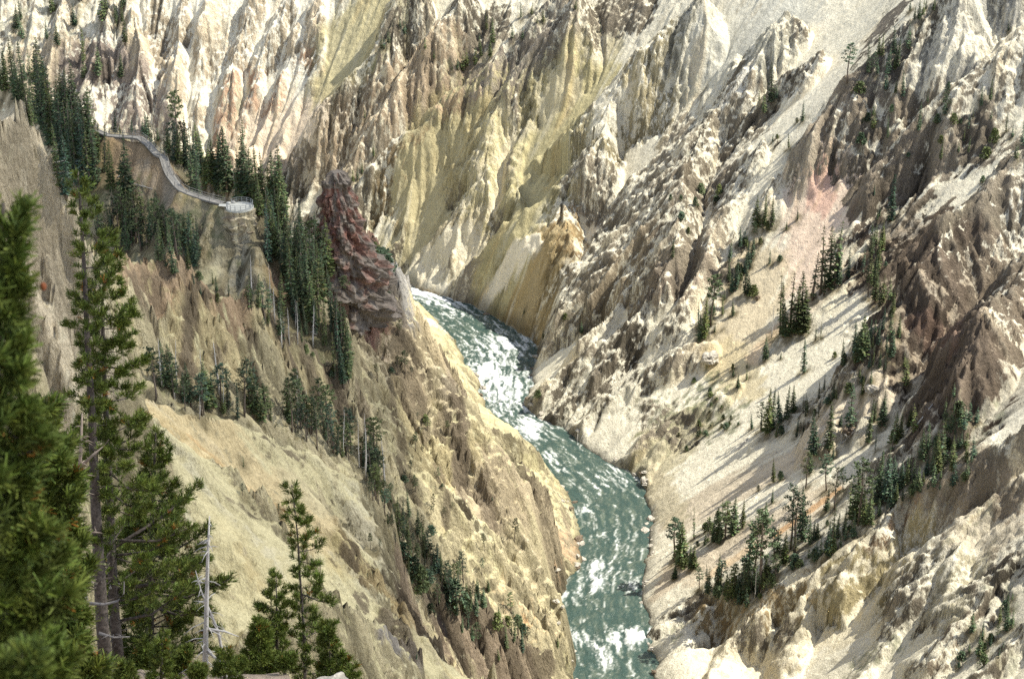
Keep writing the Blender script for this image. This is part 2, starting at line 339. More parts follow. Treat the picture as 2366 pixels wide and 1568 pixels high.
lowright = [
 (C, [(2000,1350),(1750,1540)], 130, (.64,.57,.41), .9), (C, [(2200,1400),(2020,1568)], 160, (.65,.60,.46), .9), (K, [(2100,1250),(1950,1420)], 120, (.38,.32,.18), .95), (K, [(1850,1370),(1640,1400)], 60, (.33,.25,.14), .95),
 (K, [(2180,1080),(2280,1200)], 110, (.28,.23,.165), .9), (C, [(2200,1100),(2300,1220)], 110, (.48,.42,.31), .8), (K, [(2240,1230),(2180,1400)], 70, (.50,.455,.32), .9),
 (K, [(1560,1480),(1600,1540)], 60, (.22,.16,.11), .8), (K, [(2260,1460),(2200,1540)], 70, (.22,.18,.13), .9), (K, [(2100,1180),(2020,1240)], 30, (.25,.16,.11), .7)]
leftp = [
 (C, [(40,170),(100,450)], 150, (.66,.57,.41), .95), (K, [(40,170),(100,450)], 150, (.60,.51,.36), .95), (C, [(60,560),(200,800)], 150, (.62,.55,.40), .95), (K, [(60,560),(200,800)], 150, (.50,.43,.31), .9),
 (K, [(300,600),(560,720)], 70, (.30,.20,.13), .7), (K, [(450,800),(560,860)], 90, (.29,.23,.12), .6), (K, [(620,760),(760,950)], 70, (.36,.30,.17), .8), (C, [(650,900),(800,1000)], 80, (.47,.41,.25), .8),
 (C, [(380,960),(700,1200)], 120, (.50,.40,.23), .8), (C, [(430,1010),(640,1180)], 24, (.50,.335,.16), .55), (C, [(560,1300),(680,1400)], 110, (.49,.43,.25), .7), (C, [(700,1130),(860,1230)], 60, (.45,.39,.24), .8),
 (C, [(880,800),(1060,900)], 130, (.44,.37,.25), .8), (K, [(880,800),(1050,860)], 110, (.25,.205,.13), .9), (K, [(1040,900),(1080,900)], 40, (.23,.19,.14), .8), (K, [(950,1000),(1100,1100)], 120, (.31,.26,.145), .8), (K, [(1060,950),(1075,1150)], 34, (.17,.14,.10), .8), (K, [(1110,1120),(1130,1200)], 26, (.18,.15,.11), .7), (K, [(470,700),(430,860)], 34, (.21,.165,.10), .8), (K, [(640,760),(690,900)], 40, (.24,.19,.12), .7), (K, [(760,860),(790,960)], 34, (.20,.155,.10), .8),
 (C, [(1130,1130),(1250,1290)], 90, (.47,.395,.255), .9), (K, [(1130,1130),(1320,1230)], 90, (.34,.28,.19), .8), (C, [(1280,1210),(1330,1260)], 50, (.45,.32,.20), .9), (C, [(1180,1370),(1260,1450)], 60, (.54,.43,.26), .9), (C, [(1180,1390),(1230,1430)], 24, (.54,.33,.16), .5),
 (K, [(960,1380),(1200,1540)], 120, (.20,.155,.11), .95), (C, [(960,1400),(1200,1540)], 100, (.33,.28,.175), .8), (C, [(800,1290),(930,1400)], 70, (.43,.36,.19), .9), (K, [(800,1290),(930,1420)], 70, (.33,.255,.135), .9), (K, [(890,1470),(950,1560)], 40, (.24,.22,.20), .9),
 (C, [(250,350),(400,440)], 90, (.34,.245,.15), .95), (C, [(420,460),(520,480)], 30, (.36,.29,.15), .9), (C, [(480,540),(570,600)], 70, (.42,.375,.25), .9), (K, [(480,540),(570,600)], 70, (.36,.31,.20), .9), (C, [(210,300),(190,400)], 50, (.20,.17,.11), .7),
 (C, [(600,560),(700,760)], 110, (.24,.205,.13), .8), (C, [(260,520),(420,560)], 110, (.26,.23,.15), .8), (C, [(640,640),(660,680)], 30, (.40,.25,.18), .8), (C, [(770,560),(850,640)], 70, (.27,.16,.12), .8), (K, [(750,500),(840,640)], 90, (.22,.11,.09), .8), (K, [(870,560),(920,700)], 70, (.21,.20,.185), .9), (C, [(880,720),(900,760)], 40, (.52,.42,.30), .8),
 (C, [(1000,745),(1040,770)], 26, (.62,.53,.42), .9)]
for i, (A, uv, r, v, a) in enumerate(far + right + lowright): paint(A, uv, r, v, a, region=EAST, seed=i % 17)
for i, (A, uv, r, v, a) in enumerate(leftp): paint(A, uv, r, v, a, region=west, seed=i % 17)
# bare rocky outcrop (1) or smooth scree (0)
BLK = 0.45 * ROCK
for uv, r, v, a in [
 ([(1700,330),(1600,600)], 110, 1.0, .9), ([(1560,300),(1480,640)], 60, .8, .7), ([(2000,250),(2080,400)], 120, 1.0, .9), ([(2250,260),(2366,420)], 120, .9, .9), ([(2150,220),(2300,120)], 110, .6, .7),
 ([(2366,560),(2260,760)], 90, 1.0, .8), ([(2080,850),(2250,1000)], 80, .8, .7), ([(2060,560),(2200,650),(2180,860)], 130, 1., .95), ([(2250,700),(2366,640)], 90, .9, .8), ([(2180,1100),(2330,1260)], 120, .9, .9), ([(1420,800),(1300,960)], 80, 1.0, .9), ([(1640,780),(1520,860)], 50, .9, .9), ([(1480,940),(1600,1010)], 50, .8, .8),
 ([(260,60),(120,160)], 140, .8, .8), ([(1180,60),(1000,230)], 90, .9, .8), ([(1450,40),(1300,120)], 90, .9, .8), ([(1880,960),(1960,900)], 36, 1., .8), ([(2000,840),(1980,760)], 40, 1., .9), ([(1450,560),(1400,640)], 70, .8, .7),
 ([(1010,330),(960,470)], 70, .15, .9), ([(1300,230),(1200,520)], 70, .1, .95), ([(1230,600),(1190,700)], 60, .2, .9), ([(860,30),(810,160)], 90, .15, .9), ([(1450,130),(1400,260)], 60, .2, .8), ([(1700,40),(1650,140)], 80, .2, .8),
 ([(1890,500),(1700,800)], 95, .0, .95), ([(2000,900),(1600,1180)], 70, .0, .95), ([(1840,1200),(1560,1330)], 50, .0, .95), ([(1960,1480),(1900,1540)], 40, .05, .9), ([(2140,1480),(2060,1560)], 40, .05, .9), ([(2230,1230),(2160,1420)], 70, .6, .8), ([(1880,1360),(1840,1500)], 50, .6, .8), ([(2340,1280),(2240,1420)], 60, .7, .8), ([(2100,1230),(1980,1330)], 60, .9, .9), ([(1900,1320),(1700,1400),(1600,1400)], 40, .9, .9), ([(1840,1480),(1820,1560)], 30, .8, .8), ([(600,320),(700,290)], 80, .15, .8), ([(1060,690),(1230,560)], 30, .0, .95), ([(950,640),(1080,550)], 40, .1, .9)]:
    paint(BLK, uv, r, v, a, region=EAST); paint(ROCK, uv, r, max(v, .12) if v > .5 else v * 1.5, a * .8, region=EAST)
for uv, r, v, a in [([(40,200),(180,700)], 150, .5, .9), ([(350,640),(800,1000)], 90, .7, .8), ([(880,600),(1080,900)], 100, 1., .9), ([(960,1000),(1120,1150)], 100, .8, .8), ([(960,1380),(1200,1540)], 120, .9, .9),
                    ([(1170,1150),(1330,1230)], 80, .7, .9), ([(900,640),(1250,1150)], 90, .9, .9), ([(450,1060),(640,1250)], 90, .05, .9), ([(300,400),(380,430)], 70, .0, .95), ([(500,560),(560,600)], 60, .7, .9)]:
    paint(BLK, uv, r, v, a, region=west)
BARE_SHADE = np.zeros_like(Z)                     # faces painted dark at any slope: bare rock, partly shade put into the colour
for uv, r, a in [([(2050,520),(2180,600),(2250,700),(2170,880)], 140, 1), ([(2010,620),(1990,800)], 50, .9), ([(2330,620),(2280,860)], 60, .7), ([(2050,500),(2005,440),(2080,340)], 66, .95), ([(1890,290),(1850,360)], 50, .7), ([(2140,300),(2200,380)], 60, .7), ([(2060,40),(1970,190)], 55, .8), ([(1590,420),(1500,640)], 60, .55), ([(2340,380),(2260,330)], 70, .6), ([(1480,560),(1430,690)], 50, .6), ([(1400,890),(1300,930)], 50, .5), ([(2230,1080),(2300,1180)], 60, .5), ([(1680,420),(1640,540)], 50, .6), ([(1330,60),(1250,120)], 50, .5), ([(1060,230),(970,310)], 30, .6), ([(260,190),(320,300)], 60, .6)]:
    paint(BARE_SHADE, uv, r, 1.0, a, rag=.55, region=EAST)
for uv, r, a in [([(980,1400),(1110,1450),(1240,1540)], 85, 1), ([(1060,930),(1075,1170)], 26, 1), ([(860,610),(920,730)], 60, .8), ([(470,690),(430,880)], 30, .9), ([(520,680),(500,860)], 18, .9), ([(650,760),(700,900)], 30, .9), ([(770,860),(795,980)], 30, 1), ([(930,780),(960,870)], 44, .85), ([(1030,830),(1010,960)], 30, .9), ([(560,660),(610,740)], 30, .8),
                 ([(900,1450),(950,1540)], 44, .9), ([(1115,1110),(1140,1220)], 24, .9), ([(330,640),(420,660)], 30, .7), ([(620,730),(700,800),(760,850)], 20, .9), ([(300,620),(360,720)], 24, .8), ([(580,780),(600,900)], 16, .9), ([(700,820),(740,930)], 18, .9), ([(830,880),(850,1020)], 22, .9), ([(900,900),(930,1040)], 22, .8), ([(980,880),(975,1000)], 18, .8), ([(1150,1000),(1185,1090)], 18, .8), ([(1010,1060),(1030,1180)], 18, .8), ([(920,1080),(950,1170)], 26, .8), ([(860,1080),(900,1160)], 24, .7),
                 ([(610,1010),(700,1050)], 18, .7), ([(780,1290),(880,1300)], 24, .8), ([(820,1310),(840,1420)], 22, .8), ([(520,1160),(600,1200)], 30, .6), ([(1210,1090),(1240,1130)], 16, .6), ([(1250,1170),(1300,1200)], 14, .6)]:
    paint(BARE_SHADE, uv, r, 1.0, a, rag=.6, region=west)
VEG = np.zeros_like(Z)
for uv, r, a in [([(1640,900),(1680,980)], 60, .8), ([(1560,960),(1480,1060)], 90, .45), ([(1480,900),(1540,960)], 50, .5), ([(900,90),(860,130)], 25, .7), ([(1100,60),(1060,160)], 70, .5), ([(1010,240),(960,300)], 25, .7), ([(1270,30),(1230,110)], 60, .45),
              ([(100,30),(200,90)], 140, .45), ([(540,230),(520,300)], 45, .6), ([(1620,360),(1560,480)], 60, .4), ([(2250,960),(2180,1050)], 70, .6), ([(2366,1400),(2280,1540)], 100, .5), ([(1990,1530),(2050,1500)], 40, .7), ([(2300,330),(2150,300)], 120, .35), ([(1560,1460),(1590,1420)], 26, .6), ([(1620,1160),(1560,1200)], 40, .35)]:
    paint(VEG, uv, r, 1.0, a, rag=.7, region=EAST)
for uv, r, a in [([(215,300),(200,400)], 50, .6), ([(260,500),(440,560)], 120, .7), ([(620,520),(760,800)], 110, .7), ([(860,600),(880,700)], 80, .45), ([(400,910),(840,1060)], 60, .6), ([(960,1290),(1100,1440)], 70, .5), ([(770,780),(820,900)], 50, .8)]:
    paint(VEG, uv, r, 1.0, a, rag=.6, region=west)

# ---- relief
ROCK = np.where(HILL, .05, ROCK); BLK = np.where(HILL, .0, BLK)
wx = X + 1.1 * fbm(X / 5, Y / 5, 71, 3); wy = Y + 1.1 * fbm(X / 5, Y / 5, 73, 3)
sx, sy = wx + .8 * ST1, wy                                            # stretched a little down the fall lines
f1, f2, idn = worley(sx / 6.5, sy / 6.5, 1); g1, g2, idg = worley(sx / 3.0, sy / 3.0, 2); h1, h2, idh = worley(wx / 1.4, wy / 1.4, 4)
knob = np.where(idn > .35, idn, .15) * (.75 + .25 * sstep(0, .25, f2 - f1)); knob2 = idg * (.7 + .3 * sstep(0, .22, g2 - g1)); knob3 = idh
crack = (1 - sstep(0, .10, f2 - f1)) + .6 * (1 - sstep(0, .13, g2 - g1))
cr = ridged(WX / 4, WY / 4, 3, 4, .6) - 1.2
patchy = sstep(-.25, .35, fbm(X / 22, Y / 22, 19, 3))                  # outcrops come in groups with bare chutes between
BLK = np.where(west & (dL < 28) & (Y > 380), np.maximum(BLK, .55), BLK)
BLK = np.clip(BLK * np.where(west, .75 + .35 * patchy, .15 + .95 * patchy), 0, 1)
SK = np.clip(SLOPE / 1.15, .8, np.where(west & (X < -46) & (Y < 265), 2.2, 3.6))
Z += SK * ROCK * (np.where(west, .55, .8) * ST2 + np.where(west, .5, .68) * ST1 + 0.5 * cr + np.where(west, 2.5, 2.0) * (.8 - np.abs(ST3)) + .34 * (ridged(WX / 2.0, WY / 2.0, 9, 2) - 1))
Z += SK * BLK * np.where(west, 1.3, .82) * (1.35 * (knob - .5) + np.where(west, 1.1, .75) * (knob2 - .45) + np.where(west, .6, .3) * (knob3 - .5) - .5 * crack + 0.4 * fbm(X / 1.5, Y / 1.5, 8, 2))
Z += SK * np.clip(ROCK * .6, 0, 1) * (1 - BLK) * (.6 * (knob2 - .45) + .4 * (knob3 - .5) - .25 * crack)
Z += (1 - ROCK) * (0.10 * ST2 + 0.05 * ST1 + 0.12 * fbm(X / 3, Y / 3, 9, 3) + .25 * (idh > .86) * sstep(.5, .2, h1)) * np.where(RIVER, 0, 1)
# bedding ledges on the near cliffs
led = np.where(west & ~HILL, sstep(.45, .95, ROCK) * (.18 + .5 * sstep(-.1, .5, fbm(X / 15, Y / 15, 87, 2))), ROCK * .18)
led = np.where(west & (X > -62) & (X < -24) & (Y > 285) & (Y < 392), .5 * sstep(.35, .9, ROCK), led)
per = 3.1 + .5 * fbm(X / 40, Y / 40, 77, 2); zz = (Z + 0.45 * fbm(X / 16, Y / 16, 78, 3)) / per; fr = zz - np.floor(zz)
Z += led * per * (sstep(.25, .8, fr) - fr)
d, _, wz = seg_dist(resample(WALK, 2.0), X, Y, list(resample(WALK, 2.0)[:, 2]))
Z = np.where(d < 3, np.minimum(Z, wz - .12 + .45 * np.maximum(0, d - 1.1)), Z)
d = np.hypot(X - DECK[0], Y - DECK[1]); fr_ = sstep(-.5, 2.5, (DECK[1] - Y) + .5 * (X - DECK[0])); Z = np.where(d < 13, np.minimum(Z, DECK[2] - .45 - 6.5 * sstep(2.4, 4.2, d) * fr_ + 8 * sstep(8, 13, d)), Z)
Z = np.where(d < 6, np.minimum(Z, DECK[2] - .45 + .5 * np.maximum(0, d - 3.6)), Z)
# the river bed and its banks
dbank = np.where(inR, dR, dL)
Z = np.where(RIVER, -1.6, np.minimum(Z, -0.35 + np.where(west, 5.0, 2.6) * dbank + 1.2 * np.maximum(0, fbm(X / 5, Y / 5, 55, 3)))).astype(np.float32)

# ---- final ground colour
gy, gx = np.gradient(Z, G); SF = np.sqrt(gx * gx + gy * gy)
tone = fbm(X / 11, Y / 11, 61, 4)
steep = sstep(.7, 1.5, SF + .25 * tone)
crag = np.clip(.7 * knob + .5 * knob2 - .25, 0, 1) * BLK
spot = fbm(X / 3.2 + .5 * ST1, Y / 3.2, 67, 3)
RM = np.clip(np.maximum(ROCK * .62, BLK) * np.where(west, .22 + .75 * steep, .40 + .46 * steep) + .36 * crag + .22 * spot * np.maximum(ROCK, BLK) - .04, 0, 1)  # steep sides weather darker; pale tops and dark sides also put light into colour
RM = np.maximum(RM, BARE_SHADE * (.38 + .5 * sstep(-.5, .4, spot + .5 * ST2 + .5 * (SF - .9))))
kb = np.clip(BARE_SHADE * .85 * west, 0, 1)[..., None]; K = K * (1 - kb) + np.array((.135, .108, .075), np.float32) * kb
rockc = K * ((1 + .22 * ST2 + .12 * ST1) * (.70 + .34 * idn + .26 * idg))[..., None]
gndc = C * (1 + .05 * ST2 + .035 * ST1 + .06 * tone)[..., None]
F = gndc
# mineral streaks washed down the faces
oc = sstep(.6, 1.8, ST2 + .6 * tone) * sstep(.7, 1.3, SF) * .35
F = F * (1 - oc[..., None]) + np.array((.36, .25, .10), np.float32) * oc[..., None]
lt = sstep(.7, 1.9, -ST2 + .4 * ST1) * sstep(.7, 1.2, SF) * .25
F = F * (1 - lt[..., None]) + np.array((.58, .56, .48), np.float32) * lt[..., None]
vg = np.clip(VEG * sstep(-.1, .5, fbm(X / 2.2, Y / 2.2, 91, 4) + VEG - .55), 0, 1) * .8
F = F * (1 - vg[..., None]) + np.array((.085, .105, .045), np.float32) * vg[..., None]
F = np.where(HILL[..., None], np.array((.42, .34, .26), np.float32) * (1 + .15 * tone)[..., None], F)
wet = sstep(2.6, .3, dbank + .6 * tone) * ~RIVER
F = F * (1 - .55 * wet[..., None])
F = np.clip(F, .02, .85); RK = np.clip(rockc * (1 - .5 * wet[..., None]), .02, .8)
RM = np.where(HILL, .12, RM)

def grid_mesh(name, V, nx, ny, keep=None):
    idx = np.arange(nx * ny, dtype=np.int32).reshape(ny, nx)
    q = np.stack([idx[:-1, :-1], idx[:-1, 1:], idx[1:, 1:], idx[1:, :-1]], -1).reshape(-1, 4)
    if keep is not None: q = q[keep.reshape(-1)]
    used = np.zeros(nx * ny, bool); used[q.reshape(-1)] = True
    re = np.cumsum(used) - 1; q = re[q]; V = V[used]
    me = bpy.data.meshes.new(name); me.vertices.add(len(V)); me.vertices.foreach_set('co', V.astype(np.float32).reshape(-1))
    n = len(q); me.loops.add(n * 4); me.loops.foreach_set('vertex_index', q.astype(np.int32).reshape(-1))
    me.polygons.add(n); me.polygons.foreach_set('loop_start', np.arange(0, n * 4, 4, dtype=np.int32)); me.polygons.foreach_set('loop_total', np.full(n, 4, np.int32))
    me.polygons.foreach_set('use_smooth', np.ones(n, bool)); me.update(); me.validate()
    return me, used
def set_attr(me, name, vals):
    a = me.attributes.new(name, 'FLOAT_COLOR', 'POINT'); v = np.ones((len(vals), 4), np.float32); v[:, :vals.shape[1]] = vals
    a.data.foreach_set('color', v.reshape(-1))

# ------------------------------------------------------------------ materials
def mat(name):
    m = bpy.data.materials.new(name); m.use_nodes = True; t = m.node_tree; b = t.nodes['Principled BSDF']; b.inputs['Roughness'].default_value = .9
    b.inputs['Specular IOR Level'].default_value = .2
    return m, t, b
def node(t, k, **kw):
    n = t.nodes.new(k)
    for a, v in kw.items():
        if hasattr(n, a): setattr(n, a, v)
        else: n.inputs[a.replace('_', ' ')].default_value = v
    return n
def ground_material():
    m, t, b = mat('canyon_rock'); L = t.links.new
    ga = node(t, 'ShaderNodeAttribute', attribute_name='ground_colour'); ra = node(t, 'ShaderNodeAttribute', attribute_name='rock_colour'); ma = node(t, 'ShaderNodeAttribute', attribute_name='rock_mask')
    tc = node(t, 'ShaderNodeTexCoord')
    mp = node(t, 'ShaderNodeMapping'); mp.inputs['Scale'].default_value = (1, 1, .4); L(tc.outputs['Object'], mp.inputs[0])
    n1 = node(t, 'ShaderNodeTexNoise', Scale=.55, Detail=10.0, Roughness=.72); n2 = node(t, 'ShaderNodeTexNoise', Scale=2.6, Detail=6.0, Roughness=.75)
    vo = node(t, 'ShaderNodeTexVoronoi', Scale=.8); v2 = node(t, 'ShaderNodeTexVoronoi', Scale=2.2)
    for n in (n1, n2, vo, v2): L(mp.outputs[0], n.inputs['Vector'])
    # ragged edge between bare rock and loose ground
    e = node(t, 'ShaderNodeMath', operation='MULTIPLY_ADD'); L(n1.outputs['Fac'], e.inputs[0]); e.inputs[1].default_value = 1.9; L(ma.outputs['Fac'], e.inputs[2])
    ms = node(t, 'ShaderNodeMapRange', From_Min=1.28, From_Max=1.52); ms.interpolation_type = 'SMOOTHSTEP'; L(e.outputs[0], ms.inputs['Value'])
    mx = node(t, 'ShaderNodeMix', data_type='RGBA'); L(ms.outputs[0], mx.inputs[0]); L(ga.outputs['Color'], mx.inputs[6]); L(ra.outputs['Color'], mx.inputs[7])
    vs_ = node(t, 'ShaderNodeTexVoronoi', Scale=.85); L(tc.outputs['Object'], vs_.inputs['Vector']); sc_ = node(t, 'ShaderNodeSeparateColor'); L(vs_.outputs['Color'], sc_.inputs[0])
    s1 = node(t, 'ShaderNodeMapRange', From_Min=.30, From_Max=.18); L(vs_.outputs['Distance'], s1.inputs['Value']); s2 = node(t, 'ShaderNodeMath', operation='GREATER_THAN'); L(sc_.outputs[0], s2.inputs[0]); s2.inputs[1].default_value = .86
    s3 = node(t, 'ShaderNodeMath', operation='MULTIPLY'); L(s1.outputs[0], s3.inputs[0]); L(s2.outputs[0], s3.inputs[1]); s4 = node(t, 'ShaderNodeMath', operation='MULTIPLY'); L(s3.outputs[0], s4.inputs[0]); s4.inputs[1].default_value = .6
    m3 = node(t, 'ShaderNodeMix', data_type='RGBA'); L(s4.outputs[0], m3.inputs[0]); L(mx.outputs[2], m3.inputs[6]); L(ra.outputs['Color'], m3.inputs[7]); mx = m3
    r2 = node(t, 'ShaderNodeMapRange', From_Min=.28, From_Max=.72, To_Min=.62, To_Max=1.3); L(n2.outputs['Fac'], r2.inputs['Value'])
    vm = node(t, 'ShaderNodeVectorMath', operation='SCALE'); L(mx.outputs[2], vm.inputs[0]); L(r2.outputs[0], vm.inputs['Scale'])
    L(vm.outputs[0], b.inputs['Base Color'])
    ad = node(t, 'ShaderNodeMath', operation='MULTIPLY_ADD'); L(n2.outputs['Fac'], ad.inputs[0]); ad.inputs[1].default_value = .6; L(n1.outputs['Fac'], ad.inputs[2])
    a2 = node(t, 'ShaderNodeMath', operation='MULTIPLY_ADD'); L(vo.outputs['Distance'], a2.inputs[0]); a2.inputs[1].default_value = .4; L(ad.outputs[0], a2.inputs[2])
    a3 = node(t, 'ShaderNodeMath', operation='MULTIPLY_ADD'); L(v2.outputs['Distance'], a3.inputs[0]); a3.inputs[1].default_value = .22; L(a2.outputs[0], a3.inputs[2])
    ds = node(t, 'ShaderNodeMapRange', To_Min=.35, To_Max=1.7); L(ma.outputs['Fac'], ds.inputs['Value'])
    bp = node(t, 'ShaderNodeBump', Strength=.9); L(ds.outputs[0], bp.inputs['Distance']); L(a3.outputs[0], bp.inputs['Height']); L(bp.outputs[0], b.inputs['Normal'])
    b.inputs['Roughness'].default_value = 1.0; b.inputs['Specular IOR Level'].default_value = .05
    return m
LITTER = []
def build_terrain():
    global F, RM
    V = np.stack([X, Y, Z], -1).reshape(-1, 3)
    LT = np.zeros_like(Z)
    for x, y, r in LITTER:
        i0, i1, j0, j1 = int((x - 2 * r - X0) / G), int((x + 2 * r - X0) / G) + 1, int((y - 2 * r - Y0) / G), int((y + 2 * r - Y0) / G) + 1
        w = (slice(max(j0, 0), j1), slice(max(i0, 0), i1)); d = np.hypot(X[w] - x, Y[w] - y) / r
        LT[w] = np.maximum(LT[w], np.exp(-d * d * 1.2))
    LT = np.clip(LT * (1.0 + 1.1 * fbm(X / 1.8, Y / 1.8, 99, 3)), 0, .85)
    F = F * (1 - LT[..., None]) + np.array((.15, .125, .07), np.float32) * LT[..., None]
    cx, cy = X[:-1, :-1], Y[:-1, :-1]
    keep = (np.abs(cx) < .29 * np.maximum(cy, 0) + 55) & (cy < 945)
    me, used = grid_mesh('canyon_terrain', V, len(xs), len(ys), keep)
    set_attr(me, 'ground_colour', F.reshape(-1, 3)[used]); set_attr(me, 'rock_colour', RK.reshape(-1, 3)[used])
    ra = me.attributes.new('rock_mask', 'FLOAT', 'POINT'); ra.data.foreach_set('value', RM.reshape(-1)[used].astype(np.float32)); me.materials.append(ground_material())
    terrain = bpy.data.objects.new('canyon_terrain', me); col.objects.link(terrain); terrain['kind'] = 'structure'; terrain['label'] = 'pale yellow canyon walls of ribs, chutes and scree'

# ------------------------------------------------------------------ river
RBs, LBs = resample(RB, 1.0), resample(LB, 1.0)
def along(P, n):
    P = np.array(P)[:, :2]; Ln = np.concatenate([[0], np.cumsum(np.linalg.norm(np.diff(P, axis=0), axis=1))]); s = np.linspace(0, 1, n)
    return np.stack([np.interp(s, Ln / Ln[-1], P[:, 0]), np.interp(s, Ln / Ln[-1], P[:, 1])], 1)
cen = 0.5 * (along(RB, 900) + along(LB, 900)); cen = np.stack([np.convolve(np.pad(cen[:, k], 12, 'edge'), np.ones(25) / 25, 'valid') for k in (0, 1)], 1)
cen = resample(cen[(cen[:, 1] > 330) & (cen[:, 0] > -130)], 0.4)
tg = np.gradient(cen, axis=0); tg /= np.linalg.norm(tg, axis=1)[:, None]; nr = np.stack([tg[:, 1], -tg[:, 0]], 1)     # nr points to the right bank
tt = np.arange(-24, 24.01, 0.4)
RX = cen[:, None, 0] + nr[:, None, 0] * tt[None]; RY = cen[:, None, 1] + nr[:, None, 1] * tt[None]
SS = np.repeat(np.arange(len(cen))[:, None] * .4, len(tt), 1); TT = np.repeat(tt[None], len(cen), 0)
wv = perlin(SS / 5.5, TT / 4, 5) * .55 + perlin(SS / 2.2 + .3 * TT, TT / 1.8, 6) * .35 + perlin(SS / 1.0, TT / .9, 7) * .13
foam_n = fbm(SS / 9 + .9 * fbm(SS / 9, TT / 6, 12, 2), TT / 1.7 + .5 * fbm(SS / 4, TT / 4, 14, 2), 21, 6, .68)
thin = ridged(SS / 6.5 + .5 * foam_n, TT / 1.3, 33, 4, .55) - 1.25
amt = -.30 - .09 * sstep(560, 480, RY)
for u, v, r, a in [(1150,880,80,.62),(1140,800,70,.42),(1180,930,60,.55),(1110,850,60,.42),(1220,985,45,.7),(1225,1010,25,.6),(1020,690,60,.6),(970,668,40,.8),(1080,725,60,.25),(1190,790,50,.35),
                   (1400,1240,45,.35),(1385,1310,35,.6),(1378,1345,24,.9),(1330,1375,40,.5),(1450,1340,40,.3),(1430,1480,45,.45),(1460,1465,30,.8),(1490,1475,25,.7),(1350,1480,35,.6),(1385,1525,35,.55),
                   (1440,1110,50,.3),(1300,1085,16,.8),(1275,1055,20,.5),(1400,1100,60,.15),(1350,1180,20,.5),(1310,1470,25,.5),(1460,1250,40,.2)]:
    p = atZ(u, v); d = np.hypot(RX - p[0], (RY - p[1]) * .7) / (r * np.linalg.norm(p - (0, 0, CAM_Z)) / FPX)
    amt = amt + a * np.exp(-d * d)
FO = np.clip(.92 * sstep(-.12, .8, amt + .62 * foam_n + .3 * thin) + .18 * sstep(.45, .95, thin + .5 * amt + .3 * foam_n), 0, 1) * (.78 + .22 * sstep(-.4, .4, perlin(SS / 1.3, TT / .7, 44)))
RZ = wv * (.35 + .5 * np.clip(amt + .4, 0, 1.2)) + .35 * FO * np.clip(amt + .3, 0, 1)
me, used = grid_mesh('river', np.stack([RX, RY, RZ], -1).reshape(-1, 3), len(tt), len(cen))
deep = np.array((.036, .066, .056)); shal = np.array((.11, .135, .10))
wc = deep + (shal - deep) * sstep(-.6, .8, foam_n + .6 * amt)[..., None]
wc = wc * (1 - FO[..., None]) + np.array((.80, .82, .80)) * FO[..., None]
set_attr(me, 'ground_colour', wc.reshape(-1, 3)[used])
a = me.attributes.new('foam', 'FLOAT', 'POINT'); a.data.foreach_set('value', FO.reshape(-1)[used].astype(np.float32))
m, t, b = mat('white_water'); Lk = t.links.new
at = node(t, 'ShaderNodeAttribute', attribute_name='ground_colour'); fo = node(t, 'ShaderNodeAttribute', attribute_name='foam')
Lk(at.outputs['Color'], b.inputs['Base Color'])
mr = node(t, 'ShaderNodeMapRange', To_Min=.28, To_Max=.95); Lk(fo.outputs['Fac'], mr.inputs['Value']); Lk(mr.outputs[0], b.inputs['Roughness'])
b.inputs['Specular IOR Level'].default_value = .5; b.inputs['IOR'].default_value = 1.33
nz = node(t, 'ShaderNodeTexNoise', Scale=1.6, Detail=6.0, Roughness=.65); tc = node(t, 'ShaderNodeTexCoord'); Lk(tc.outputs['Object'], nz.inputs['Vector'])
bp = node(t, 'ShaderNodeBump', Strength=.7, Distance=.5); Lk(nz.outputs['Fac'], bp.inputs['Height']); Lk(bp.outputs[0], b.inputs['Normal'])
me.materials.append(m); river = bpy.data.objects.new('river', me); col.objects.link(river); river['kind'] = 'structure'; river['label'] = 'green river with white rapids on the canyon floor'

